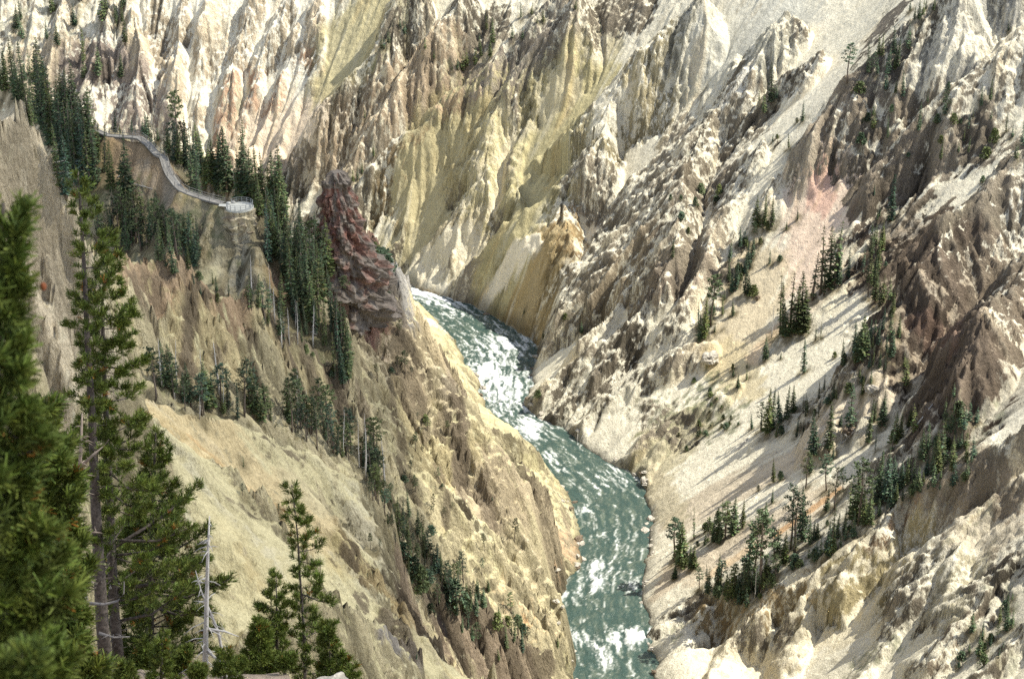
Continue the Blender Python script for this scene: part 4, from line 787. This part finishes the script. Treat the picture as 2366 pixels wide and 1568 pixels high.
wood('in the ravine beside the red pinnacle', 'wood in the ravine beside the red pinnacle', 58, [(620,540),(660,600),(700,680),(720,760)], 45, 125, [S,S,S,F_], 4)
rw = random.Random(77); CREST = np.concatenate([resample(np.array([atY(*q) for q in ((330,322,410),(385,372,405),(435,444,397),(500,474,393),(545,484,391),(590,492,391),(640,540,396),(690,580,405),(740,600,415))]), 1.0)])
for i in range(62):
    q = CREST[rw.randrange(len(CREST))]; x, y = q[0] + rw.gauss(0, 1.2), q[1] + 4.5 + abs(rw.gauss(0, 5)); 
    if math.hypot(x - DECK[0], y - DECK[1]) < 5: continue
    kd = rw.choice([F_, F_, S, P_, T_]); plant(kd, (x, y, float(sample(Z, x, y))), rw.uniform(9, 15.5), f'{ADJ[kd]} in the band of forest behind the walkway and platform', 'band of forest behind the walkway')
wood('in the gully under the pinnacle', 'trees in the gully under the pinnacle', 22, [(760,740),(780,830),(790,890)], 28, 105, [S], 5)
wood('on the rocks of the pinnacle flank', 'small trees on the pinnacle flank', 26, [(740,660),(800,680),(860,600),(860,720),(910,690)], 36, 55, [S,B_,P_], 6)
wood('behind the near yellow crest', 'trees behind the near yellow crest', 96, [(370,915),(480,940),(600,955),(690,980),(780,1040),(850,1090),(885,1130)], 28, 105, [S,P_,P_,D_], 7)
wood('on the shaded lower slope', 'trees on the shaded lower slope', 18, [(930,1300),(1000,1370),(1100,1420),(1180,1480)], 40, 55, [S,P_,B_], 8)
wood('at the outer end of the far wood', 'outer end of the far wood', 12, [(10,120),(20,200),(60,230)], 30, 110, [S,F_], 9)
rr = random.Random(5)
for i in range(26):
    u, v = rr.uniform(20, 300), rr.uniform(0, 190) ; q = hit(Z, u, v)
    if q is not None and q[1] > 560: k = rr.choice([L_, S, F_]); plant(k, q, px_h(q, rr.uniform(35, 75)), f'{ADJ[k]} on the white far cliffs', 'firs on the white far cliffs')

# ------------------------------------------------------------------ thin cloud between the sun and the near side of the canyon
def lump(mb, c, r, seed, sub=4, amp=.25, fr=1.6, colr=(1, 1, 1), flat=None):
    import bmesh
    from mathutils import noise as mn
    bm = bmesh.new(); bmesh.ops.create_icosphere(bm, subdivisions=sub, radius=1.0)
    k = len(mb.v)
    for v in bm.verts:
        p = v.co.copy(); o = Vector((seed * 3.1, seed * 1.7, seed * .9))
        f = 1 + amp * (mn.noise(p * fr + o) + .5 * mn.noise(p * fr * 2.1 + o) + .28 * mn.noise(p * fr * 4.3 + o))
        if flat: f -= flat * abs(mn.cell(p * fr * 1.3 + o)) * .5
        p = p * f
        mb.v.append((c[0] + p.x * r[0], c[1] + p.y * r[1], c[2] + p.z * r[2])); mb.c.append(tuple(e * (.85 + .3 * mn.noise(p * 3 + o)) for e in colr))
    for f in bm.faces: mb.f.append(tuple(k + v.index for v in f.verts))
    bm.free()
ALT = 1100.0; CX = ALT / math.tan(R(SUN_EL)) * math.cos(R(SUN_AZ)); CY = ALT / math.tan(R(SUN_EL)) * math.sin(R(SUN_AZ))
cl = MB(); rc = random.Random(8)
lump(cl, (-158 + CX, 205 + CY, ALT), (112, 290, 26), 3, 5, .16, 2.2)
m, t, b = mat('thin_cloud'); tr_ = node(t, 'ShaderNodeBsdfTransparent'); mx_ = node(t, 'ShaderNodeMixShader'); b.inputs['Base Color'].default_value = (.9, .9, .9, 1); b.inputs['Roughness'].default_value = 1
mx_.inputs[0].default_value = .37; t.links.new(tr_.outputs[0], mx_.inputs[1]); t.links.new(b.outputs[0], mx_.inputs[2]); t.links.new(mx_.outputs[0], t.nodes['Material Output'].inputs['Surface'])
o = link('cloud', cl.mesh('cloud', m, True)); o['kind'] = 'stuff'; o['label'] = 'thin white cloud drifting above the near rim'; 

# ------------------------------------------------------------------ red pinnacle
def pinnacle():
    rings = [(396,17,777),(402,25,777),(418,31,779),(440,30,781),(455,38,781),(490,42,783),(510,52,786),(540,60,789),(556,72,790),(600,82,794),(620,96,797),(660,104,800),(700,112,802),(740,116,803)]
    YP = 430; n = 72; mb = MB(); vv = [r[0] for r in rings]; rowsn = 110
    top = None
    from mathutils import noise as mn
    for i in range(rowsn):
        v = vv[0] + (vv[-1] - vv[0]) * i / (rowsn - 1); rp = np.interp(v, vv, [r[1] for r in rings]); u = np.interp(v, vv, [r[2] for r in rings]); c = atY(u, v, YP); mpp = YP / .95 / FPX
        for j in range(n):
            a = 2 * math.pi * j / n; d = Vector((math.cos(a), math.sin(a), 0)); z = c[2]
            q = Vector((d.x * 2.2, d.y * 2.2, z * .22)); bl = mn.cell(Vector((d.x * 3.4 + .25 * z, d.y * 3.4, z * .30))); led = (z * .55 + mn.noise(q) * 1.5) % 1.0
            f = 1 + .30 * mn.noise(q * 1.1) + .18 * mn.noise(q * 2.7) + .09 * mn.noise(q * 6) + .22 * (bl - .5) + .05 * (led ** 3)
            rr_ = rp * mpp * f
            g = mn.noise(Vector((d.x * 3, d.y * 3, z * .3 + 7))) + .4 * mn.noise(Vector((d.x * 9, d.y * 9, z * .9)))
            k = min(1, max(0, .5 + 1.6 * g + (1 if v < 430 else 0) + min(.75, max(0, (v - 540) / 160)))); col_ = tuple((1 - k) * e + k * h for e, h in zip((.165, .078, .058), (.165, .14, .115)))
            if g < -.45: col_ = (.24, .15, .115)
            mb.v.append((c[0] + d.x * rr_, c[1] + d.y * rr_ * .9, z)); mb.c.append(col_)
    for i in range(rowsn - 1):
        for j in range(n): mb.f.append((i * n + j, (i + 1) * n + j, (i + 1) * n + (j + 1) % n, i * n + (j + 1) % n))
    mb.f.append(tuple(range(n)))
    o = link('rock_pinnacle', mb.mesh('rock_pinnacle', M_ROCK)); o['label'] = 'red blocky rock pinnacle with a grey cap beside the dark wood'; o['category'] = 'rock'
pinnacle()

# ------------------------------------------------------------------ viewing platform and walkway
mpp = 390 / .95 / FPX
pl = thing('viewing_platform', 'pale railed viewing platform on top of a ledgy rock', 'platform', tuple(DECK))
mb = MB(); n = 40; ring = []
for j in range(n):
    a = 2 * math.pi * j / n; ring.append((2.95 * math.cos(a), 3.3 * math.sin(a)))
for z0, z1, k0, k1 in ((-.4, 0, 1.0, 1.0),):
    for j in range(n):
        a, b2 = ring[j], ring[(j + 1) % n]; mb.face([(a[0], a[1], z0), (b2[0], b2[1], z0), (b2[0], b2[1], z1), (a[0], a[1], z1)])
mb.face([(x, y, 0) for x, y in ring]); mb.face([(x, y, -.4) for x, y in reversed(ring)])
mb.face([(-2.6, -.3, .01), (-2.6, 1.9, .01), (-4.6, 1.8, .01), (-4.6, .3, .01)][::-1])
link('deck', mb.mesh('deck', M_SLAB), pl)
rail = MB(); arc = [2 * math.pi * k / 60 for k in range(-29, 24)]
for h in (1.08, .62, .2): rail.tube([(2.8 * math.cos(a), 3.15 * math.sin(a), h) for a in arc], [.045] * len(arc), 5)
ro = link('railing', rail.mesh('railing', M_RAIL), pl)
for k in range(0, len(arc), 4):
    a = arc[k]; p = MB(); p.box((2.8 * math.cos(a), 3.15 * math.sin(a), .55), (.1, .1, 1.12), a); link('post', p.mesh('post', M_RAIL), ro)
st = MB(); lump(st, (0, 0, 0), (.55, .45, .32), 4, 3, .3, 1.5, (.5, .49, .44)); stm = st.mesh('boulder', M_ROCK, True)
for k, (dx, dy) in enumerate(((-2.6, 2.0), (-1.7, 2.5))):
    o = link('boulder', stm); o.location = (DECK[0] + dx, DECK[1] + dy, DECK[2] + .12); o.rotation_euler.z = k * 2.1; o['label'] = ('pale stone at the entrance of the viewing platform', 'pale stone on the back edge of the viewing platform')[k]; o['category'] = 'stone'
mb = MB(); n = 56; rowsn = 54
from mathutils import noise as mn
for i in range(rowsn):
    z = -.42 - 9.5 * i / (rowsn - 1)
    for j in range(n):
        a = 2 * math.pi * j / n; d = Vector((math.cos(a), math.sin(a), 0)); q = Vector((d.x * 1.6, d.y * 1.6, z * .25))
        led = ((z * .62 + .8 * mn.noise(q + Vector((4, 0, 0)))) % 1.0); f = .96 + .006 * i + .16 * mn.noise(q * 1.2) + .10 * mn.noise(q * 3.1) + .20 * led ** 2 + .10 * (mn.cell(Vector((d.x * 2, d.y * 2, z * .7))) - .5)
        g = .5 + .8 * mn.noise(q * 2 + Vector((0, 9, 0))); g = min(1, max(0, g)); mb.v.append((3.05 * d.x * f, 3.3 * d.y * f, z)); mb.c.append(tuple((1 - g) * e + g * h for e, h in zip((.20, .155, .11), (.52, .46, .31))))
for i in range(rowsn - 1):
    for j in range(n): mb.f.append((i * n + j, (i + 1) * n + j, (i + 1) * n + (j + 1) % n, i * n + (j + 1) % n))
mb.f.append(tuple(range(n)))
o = link('rock_outcrop', mb.mesh('rock_outcrop', M_ROCK)); o.location = tuple(DECK); o['label'] = 'ledgy tan rock column carrying the viewing platform'; o['category'] = 'rock'
wk = thing('walkway', 'grey railed walkway winding down the brown slope to the platform', 'walkway', tuple(WALK[0])); W0 = np.array(WALK[0])
WP = resample(WALK, 1.6); mb = MB(); rl = MB(); side = []
tgn = np.gradient(WP, axis=0); tgn[:, 2] = 0; tgn /= np.linalg.norm(tgn, axis=1)[:, None]; nrm = np.stack([tgn[:, 1], -tgn[:, 0]], 1)
for i in range(len(WP) - 1):
    p, q = WP[i] - W0, WP[i + 1] - W0
    hw = .95
    zz_ = max(p[2], q[2]) if abs(p[2] - q[2]) > .3 else (p[2] + q[2]) / 2
    A_ = [(p[0] + nrm[i][0] * hw, p[1] + nrm[i][1] * hw, p[2] + .1), (q[0] + nrm[i + 1][0] * hw, q[1] + nrm[i + 1][1] * hw, q[2] + .1), (q[0] - nrm[i + 1][0] * hw, q[1] - nrm[i + 1][1] * hw, q[2] + .1), (p[0] - nrm[i][0] * hw, p[1] - nrm[i][1] * hw, p[2] + .1)]
    B_2 = [(x, y, z - .35) for x, y, z in A_]; g = .85 + .3 * ((i * 37) % 7) / 7
    mb.face(A_[::-1], (g, g, g)); mb.face([A_[0], A_[1], B_2[1], B_2[0]], (.7, .7, .7)); mb.face([A_[2], A_[3], B_2[3], B_2[2]], (.7, .7, .7))
link('deck', mb.mesh('walkway_deck', M_WOOD), wk)
for sgn in (1, -1):
    rl = MB()
    for h in (1.1, .6): rl.tube([(p[0] - W0[0] + sgn * .72 * nn[0], p[1] - W0[1] + sgn * .72 * nn[1], p[2] - W0[2] + h) for p, nn in zip(WP, nrm)], [.05] * len(WP), 5)
    ro = link('railing', rl.mesh('walkway_railing', M_WOOD), wk)
    for i in range(0, len(WP), 2):
        p = MB(); p.box((WP[i][0] - W0[0] + sgn * .72 * nrm[i][0], WP[i][1] - W0[1] + sgn * .72 * nrm[i][1], WP[i][2] - W0[2] + .55), (.12, .12, 1.15)); link('post', p.mesh('post', M_WOOD), ro)

# ------------------------------------------------------------------ logs and boulders
def log(uv, rpx, label, group=None, lift=.1, stubs=5, seed=0):
    P = [hit(Z, u, v) for u, v in uv]; P = [p for p in P if p is not None]
    if len(P) < 2: return
    r = rpx * np.linalg.norm(P[0] - np.array((0, 0, CAM_Z))) / FPX; rr = random.Random(seed); mb = MB(); b0 = Vector(P[0])
    pts = [Vector(p) - b0 + Vector((0, 0, lift + r)) for p in P]; mb.tube(pts, [r * (1 - .6 * i / (len(pts) - 1)) for i in range(len(pts))], 7)
    for k in range(stubs):
        f = rr.uniform(.3, .95); p = pts[0].lerp(pts[-1], f); e = p + Vector((rr.uniform(-1, 1), rr.uniform(-1, 1), rr.uniform(.1, .9))) * r * 7; mb.tube([p, e], [r * .35, r * .1], 4)
    o = link('fallen_log', mb.mesh('fallen_log', M_DEAD, True)); o.location = b0; o['label'] = label; o['category'] = 'log'
    if group: o['group'] = group
log([(290,423),(353,439)], 1.6, 'pale fallen log on the brown slope below the walkway', seed=1)
log([(272,412),(282,405)], 1.6, 'short pale log among the spruces below the walkway', seed=2)
log([(2095,1012),(2125,975),(2155,936)], 2.4, 'long pale fallen log beside the bushy firs on the scree', seed=3)
log([(1943,1028),(1963,1010),(1983,988)], 2.0, 'grey fallen log by the dark boulder on the scree', seed=4)
log([(1733,1008),(1700,1045)], 1.5, 'small grey log at the foot of the outcrop by the scree', seed=5)
log([(90,385),(155,372)], 1.4, 'thin pale log in the steep wood beside the tan cliff', seed=6)
for k, (a, b2) in enumerate((((1333,1024), 26), ((1338,1026), 28))):
    p = atZ(*a, .3); mb = MB(); hgt = b2 * np.linalg.norm(p - np.array((0, 0, CAM_Z))) / FPX; mb.tube([(0, 0, -.6), (.12 + .5 * k, 0, hgt * .5), (.25 + 1.1 * k, 0, hgt)], [.13, .1, .04], 6)
    o = link('driftwood_pole', mb.mesh('driftwood_pole', M_DEAD, True)); o.location = p; o['label'] = ('upright pale driftwood pole at the river edge', 'leaning pale driftwood pole at the river edge')[k]; o['category'] = 'driftwood'
BOULD = []
for k in range(6):
    mb = MB(); lump(mb, (0, 0, .25), (1, .8, .65), 20 + k, 4, .38, 1.3, (.46, .42, .35), .35); BOULD.append(mb.mesh('boulder', M_ROCK))
def boulder(u, v, wpx, label, Yd=None, group=None, seed=0, dark=None, h=1.0):
    q = hit(Z, u, v) if Yd is None else None
    if Yd is not None:
        q = atY(u, v, Yd); q[2] = sample(Z, q[0], q[1])
    if q is None: return
    s = wpx * .5 * np.linalg.norm(q - np.array((0, 0, CAM_Z))) / FPX
    me_ = BOULD[seed % 6]
    if dark: me_ = me_.copy(); me_.materials.clear(); me_.materials.append(dark)
    o = link('boulder', me_); o.location = q; o.scale = (s, s, s * h); o.rotation_euler = (0, 0, seed * 1.3); o['label'] = label; o['category'] = 'boulder'
    if group: o['group'] = group
M_DROCK = tint_mat('dark_lichen_rock', (.40, .34, .29), .95, .35, 1.4, .1, .25); M_REDROCK = tint_mat('reddish_rock', (.85, .42, .30), .95, .3, 3, .1, .1)
rv = [(1285,1390,16),(1300,1402,12),(1312,1372,20),(1340,1262,26),(1347,1232,22),(1352,1205,16),(1335,1285,14),(1492,1120,18),(1478,1440,14),(1466,1098,14),(1482,1395,16),(1300,1160,14),(1505,1500,16),(1225,880,14),(1250,985,12),(1290,1440,12),(1496,1260,12)]
for k, (u, v, wd) in enumerate(rv): boulder(u, v, wd, 'rounded boulder at the edge of the river', None, 'boulders along the river edge', k)
rb2 = random.Random(17); DBOULD = [m_.copy() for m_ in BOULD]
for m_ in DBOULD: m_.materials.clear(); m_.materials.append(M_DROCK)
for k in range(150):
    P_bank = RBs if k % 2 else LBs; q = P_bank[rb2.randrange(len(P_bank))][:2]; q = q + np.array((rb2.gauss(0, .9) + (.6 if k % 2 else -.6), rb2.gauss(0, .6)))
    if not (380 < q[1] < 690 and q[0] > -60): continue
    s_ = rb2.uniform(.35, 1.1) * rb2.choice((.8, 1, 1.5)); o = link('boulder', BOULD[k % 6] if k % 3 else DBOULD[k % 6]); o.location = (q[0], q[1], max(-.25, float(sample(Z, q[0], q[1])) - .15)); o.scale = (s_ * 1.2, s_, s_ * rb2.uniform(.6, 1)); o.rotation_euler = (0, 0, rb2.uniform(0, 6.28)); o['label'] = 'rounded boulder at the edge of the river'; o['category'] = 'boulder'; o['group'] = 'boulders along the river edge'
for k, (u, v, wd, lb) in enumerate([(1965,1000,34,'large dark boulder among firs on the pale scree'),(1750,690,16,'small dark rock on the tan scree'),(2015,905,34,'tan boulder under the brown cliff foot'),(1640,835,44,'grey block at the foot of the tan scree')]):
    boulder(u, v, wd, lb, None, None, k, M_DROCK if 'dark' in lb else None, 1.2)
boulder(760, 1575, 92, 'pale lichened boulder on the rim below the thin pines', 47, None, 3, None, .7)
boulder(902, 1578, 120, 'tan flat boulder at the outer end of the rim', 45, None, 4, None, .55)
boulder(505, 1445, 110, 'reddish rock overhanging the slope behind the white snag', 58, None, 2, M_REDROCK, .8)
boulder(420, 1490, 150, 'broad tan rock between the big pine and the snag', 60, None, 5, None, .8)

# ------------------------------------------------------------------ pines on the near rim
def rim_pine(name, label, Yd, trunk, rpx, crown, nbr, tuft, ntuft, needles=12, seed=0, bare=10, m_bark=None, wiggle=.3):
    r = random.Random(seed); mp_ = Yd / .88 / FPX
    P = [atY(u, v, Yd) for u, v in trunk]; g = sample(Z, P[0][0], Yd); base = Vector((P[0][0], Yd, float(g)))
    pts = [Vector(p) - base for p in P]
    if pts[0].z > -.1: pts = [Vector((pts[0].x, 0, -.3))] + pts
    else:
        pts = [p for p in pts if p.z > .3]; pts = [Vector((0, 0, -.3))] + pts
    n = len(pts); tr = MB(); cr = MB()
    zt = pts[-1].z; r0 = rpx * mp_; tr.tube(pts, [r0 * (1.15 - 1.05 * max(0, p.z) / zt) + .004 for p in pts], 10)
    def on(z):
        for i in range(n - 1):
            if pts[i + 1].z >= z: return pts[i].lerp(pts[i + 1], (z - pts[i].z) / max(1e-6, pts[i + 1].z - pts[i].z))
        return pts[-1].copy()
    cv = [c[0] for c in crown]; zz = [atY(trunk[0][0], c[0], Yd)[2] - base.z for c in crown]
    def ext(z): return np.interp(-z, [-q for q in zz], [c[1] for c in crown]) * mp_, np.interp(-z, [-q for q in zz], [c[2] for c in crown]) * mp_
    ztop, zlow = max(zz), max(.4, min(zz)); tl = tuft * mp_
    tips = []
    for k in range(nbr):
        f = (k + r.random()) / nbr; z = zlow + (ztop - zlow) * f; a = k * 2.399 + r.uniform(-.5, .5); lo, hi = ext(z)
        Ln = (hi if math.cos(a) > 0 else lo) * r.uniform(.4, 1.1) if abs(math.cos(a)) > .45 else .5 * (lo + hi) * r.uniform(.5, .95)
        Ln = max(Ln, tl * .8); up = r.uniform(-.15, .45) + .5 * max(0, f - .7)
        z0 = max(.3, z - Ln * max(0, up) * .75); b = on(z0); e = b + Vector((math.cos(a) * Ln, math.sin(a) * Ln, Ln * up)); md = b.lerp(e, .5) + Vector((r.gauss(0, .05) * Ln, r.gauss(0, .05) * Ln, -.1 * Ln))
        q3 = b.lerp(e, .78) + Vector((0, 0, -.06 * Ln)); br = max(.006, min(r0 * .42, Ln * .022)); tr.tube([b, md, q3, e], [br, br * .75, br * .5, br * .22], 5)
        tips.append((b, md, q3, e, Ln))
    wts = [t[4] for t in tips]
    for _ in range(ntuft):
        b, md, q3, e, Ln = r.choices(tips, wts)[0]; f = 1 - .62 * r.random() ** 1.3
        c0 = md.lerp(q3, (f - .38) / .4) if f < .78 else q3.lerp(e, (f - .78) / .22)
        ax = (e - md).normalized(); off = Vector((r.gauss(0, 1), r.gauss(0, 1), r.gauss(.25, .8))); off = off.normalized() * (r.random() ** .7) * min(.30 * Ln + .4 * tl, 2.6 * tl) * (1.25 - f)
        p = c0 + off; dr = (ax * .7 + off.normalized() * .7 + Vector((0, 0, .55))).normalized(); o1 = dr.orthogonal().normalized(); o2 = dr.cross(o1)
        if off.length > .6 * tl and r.random() < .6: tr.tube([c0, p], [br_ := max(.004, tl * .022), br_ * .6], 3)
        g = r.uniform(.62, 1.3); tc_ = (g * r.uniform(.9, 1.15), g, g * r.uniform(.7, 1.1))
        if r.random() < .012: tc_ = (2.4, .8, .7)
        for k in range(needles):
            an = 6.283 * (k + r.random()) / needles; sp = r.uniform(.25, 1.0); d = (dr + (o1 * math.cos(an) + o2 * math.sin(an)) * sp * 1.1).normalized(); s_ = p + dr * tl * r.uniform(-.35, .25); w_ = d.cross(Vector((r.gauss(0, 1), r.gauss(0, 1), r.gauss(0, 1)))).normalized() * tl * r.uniform(.045, .085)
            e_ = s_ + d * tl * r.uniform(.45, .75); h = r.uniform(.85, 1.15); cc = tuple(h * x for x in tc_)
            cr.face([s_ - w_ * .6, s_ + w_ * .6, e_ + w_ * .4, e_ - w_ * .4], cc)
    for k in range(bare):
        z = r.uniform(.06, .75) * zlow + .2 * r.random() * zt; a = r.uniform(0, 6.28); Ln = r.uniform(.4, 1.0) * 55 * mp_ * (Yd / 50) ** -.2; b = on(max(.2, z)); e = b + Vector((math.cos(a) * Ln, math.sin(a) * Ln, r.uniform(-.25, .2) * Ln)); tr.tube([b, b.lerp(e, .5) + Vector((0, 0, -.08 * Ln)), e], [r0 * .14, r0 * .1, r0 * .03], 4)
    o = thing(name, label, 'pine', base, 'pines on the near rim'); link('trunk', tr.mesh(name + '_trunk', m_bark or M_GBARK, True), o); link('crown', cr.mesh(name + '_crown', M_PINE), o)
    return o, base, mp_
big, bb, bm_ = rim_pine('pine_tree', 'large blurred bright green pine nearest the camera with a rusty cone', 12, [(-20,1700),(-22,1300),(-15,900),(0,640),(8,470)], 24,
    [(480,8,8),(560,70,28),(650,130,56),(750,170,70),(850,190,84),(1000,230,120),(1200,260,170),(1400,280,190),(1568,300,200),(1680,260,180)], 120, 60, 3600, 14, 1, 10)
mb = MB(); lump(mb, (0, 0, 0), (.022, .022, .03), 2, 3, .12, 5, (.36, .12, .05)); c = link('pine_cone', mb.mesh('pine_cone', tint_mat('rusty_cone', (.8, .8, .8), .8)), big); c.location = Vector(atY(100, 662, 12)) - bb
rim_pine('pine_tree', 'dense dark pine filling the space under the large blurred pine', 23, [(95,1700),(92,1300),(90,940)], 14, [(930,12,12),(1050,75,85),(1250,135,125),(1450,160,135),(1568,170,150),(1680,140,120)], 150, 44, 5200, 12, 2, 8)
rim_pine('pine_tree', 'bright pine sapling at the foot of the large blurred pine', 8.5, [(48,1720),(50,1600),(52,1512)], 8, [(1510,10,10),(1570,45,55),(1680,60,70)], 30, 60, 360, 14, 3, 0)
rim_pine('pine_tree', 'tall twin standing pine with the higher open top', 52, [(236,1436),(220,1150),(212,950),(203,800),(196,650),(190,540),(185,470),(180,396)], 15,
    [(394,16,14),(425,26,56),(480,28,64),(540,26,70),(610,28,64),(700,34,58),(760,52,46),(810,46,58),(900,50,58),(1000,58,66),(1110,50,54)], 84, 20, 1150, 12, 4, 24)
rim_pine('pine_tree', 'tall twin standing pine with limbs reaching out over the slope', 53, [(263,1402),(255,1200),(247,1000),(240,850),(236,700),(248,610),(242,560)], 12.5,
    [(555,16,26),(640,46,42),(720,44,100),(800,44,95),(880,44,92),(960,40,112),(1040,40,120),(1120,30,170),(1200,24,215),(1300,20,240),(1390,24,190)], 124, 20, 3000, 12, 5, 24)
rim_pine('pine_tree', 'full dark pine with a cone shaped crown behind the twin trunks', 56, [(345,1495),(350,1250),(360,1000)], 11, [(995,8,10),(1080,40,58),(1150,62,88),(1250,84,128),(1350,104,178),(1420,112,205),(1480,80,180),(1530,40,70)], 130, 20, 3400, 12, 6, 14)
rim_pine('pine_tree', 'thin pine with a dense tuft at its tip and bare lower limbs', 58, [(706,1610),(702,1450),(693,1330),(688,1240),(680,1170),(673,1120)], 8, [(1116,9,12),(1160,28,38),(1200,30,56),(1240,24,60),(1280,16,66),(1330,22,84),(1400,36,88),(1450,40,76),(1510,46,76),(1580,60,96)], 68, 19, 980, 12, 7, 26)
rim_pine('pine_tree', 'shorter leafy pine beside the thin tufted pine', 57, [(642,1600),(640,1450),(638,1328)], 7, [(1324,7,7),(1365,36,30),(1420,52,36),(1470,52,32),(1530,34,30)], 50, 18, 640, 12, 8, 16)
rim_pine('pine_tree', 'low bushy pine between the white snag and the leafy pine', 55, [(600,1620),(598,1440)], 6, [(1436,7,7),(1500,40,50),(1568,62,76),(1610,60,70)], 50, 20, 1000, 12, 9, 4)
rim_pine('pine_tree', 'low bushy pine beside the pale lichened boulder', 56, [(765,1620),(760,1440)], 6, [(1438,7,8),(1500,30,40),(1568,52,60),(1610,50,60)], 44, 20, 800, 12, 10, 4)
rim_pine('pine_tree', 'small pine sapling at the foot of the white snag', 47, [(520,1640),(520,1500)], 5, [(1498,7,7),(1550,36,36),(1620,50,50)], 26, 18, 330, 12, 11, 2)
rim_pine('pine_tree', 'small pine sapling in front of the dirt patch', 44, [(372,1640),(375,1470)], 5, [(1468,7,7),(1530,34,36),(1600,50,50)], 30, 18, 380, 12, 12, 2)
rim_pine('pine_tree', 'small pine sapling on the dirt under the twin pines', 42, [(285,1660),(288,1530)], 5, [(1528,7,7),(1568,34,36),(1640,50,50)], 24, 18, 300, 12, 13, 2)
for k, (u, top, Yd, wd, lb) in enumerate([(180,1470,43,60,'small pine at the foot of the leaning dead trunk'),(230,1545,40,50,'pine seedling on the bare dirt of the rim'),(420,1500,52,60,'small pine between the cone shaped pine and the white snag'),(455,1545,46,40,'pine seedling just left of the white snag'),(545,1530,50,50,'small pine below the reddish rock'),(660,1520,52,56,'small pine between the two thin pines'),(330,1500,54,70,'bushy small pine under the cone shaped pine'),(810,1540,55,36,'pine seedling between the two rim boulders')]):
    rim_pine('pine_tree', lb, Yd, [(u,1680),(u + 3,top)], 5, [(top,6,6),(top + 35,wd * .5,wd * .5),(top + 80,wd * .85,wd * .8),(1680,wd,wd)], 30, 19, 420, 12, 30 + k, 3)
def snag(label, Yd, trunk, rpx, nb, seed, m=None, limbs=()):
    r = random.Random(seed); mp_ = Yd / .88 / FPX; P = [atY(u, v, Yd) for u, v in trunk]; g = float(sample(Z, P[0][0], Yd)); base = Vector((P[0][0], Yd, g)); pts = [Vector(p) - base for p in P]
    if pts[0].z > -.1: pts = [Vector((pts[0].x, 0, -.3))] + pts
    tr = MB(); n = len(pts); tr.tube(pts, [rpx * mp_ * (1 - .82 * i / (n - 1)) for i in range(n)], 9); cr = MB()
    for k in range(nb):
        f = r.uniform(.15, .95) * (n - 1); i = int(f); b = pts[i].lerp(pts[i + 1], f - i); a = r.uniform(0, 6.28); Ln = r.uniform(18, 62) * mp_ * (1.2 - f / n); e = b + Vector((math.cos(a) * Ln, math.sin(a) * Ln, r.uniform(-.5, .15) * Ln)); cr.tube([b, b.lerp(e, .55) + Vector((0, 0, .1 * Ln)), e], [rpx * mp_ * .2, rpx * mp_ * .13, rpx * mp_ * .04], 5)
    for L_pts in limbs:
        q = [Vector(atY(u, v, Yd)) - base for u, v in L_pts]; cr.tube(q, [rpx * mp_ * .5 * (1 - .8 * i / (len(q) - 1)) for i in range(len(q))], 6)
        for j in range(4):
            b = q[-1].lerp(q[0], r.random() * .7); e = b + Vector((r.uniform(-1, 1), r.uniform(-1, 1), r.uniform(-.3, 1))) * 22 * mp_; cr.tube([b, e], [rpx * mp_ * .12, rpx * mp_ * .03], 4)
    o = thing('dead_tree', label, 'dead tree', base, 'dead trees on the near rim'); link('trunk', tr.mesh('dead_tree_trunk', m or M_DEAD, True), o); link('crown', cr.mesh('dead_tree_crown', m or M_DEAD, True), o)
M_TAN = tint_mat('bare_tan_wood', (.30, .24, .19), .9, .25, 5.0)
M_DGREY = tint_mat('bare_grey_wood', (.20, .185, .175), .9, .25, 5.0)
snag('tall white bare snag standing on the rim', 48, [(472,1620),(476,1450),(480,1290),(484,1192)], 8, 44, 1, None, [[(478,1452),(520,1458),(552,1470)],[(476,1500),(510,1530),(540,1568)]])
snag('white bare snag leaning across the tall one', 49.5, [(522,1560),(505,1460),(480,1400),(465,1365),(452,1318)], 5, 14, 2)
snag('tan bare trunk beside the twin pines', 46, [(170,1460),(178,1250),(186,1050),(190,955)], 10, 22, 3, M_TAN, [[(186,1080),(215,1050),(240,1030)],[(180,1240),(210,1228),(232,1230)]])
snag('grey leaning dead trunk with one curved limb', 44, [(158,1545),(185,1420),(215,1300)], 9, 10, 4, M_DGREY, [[(196,1392),(240,1396),(272,1388),(286,1370),(287,1343)],[(228,1462),(262,1472),(300,1470)]])
build_terrain()
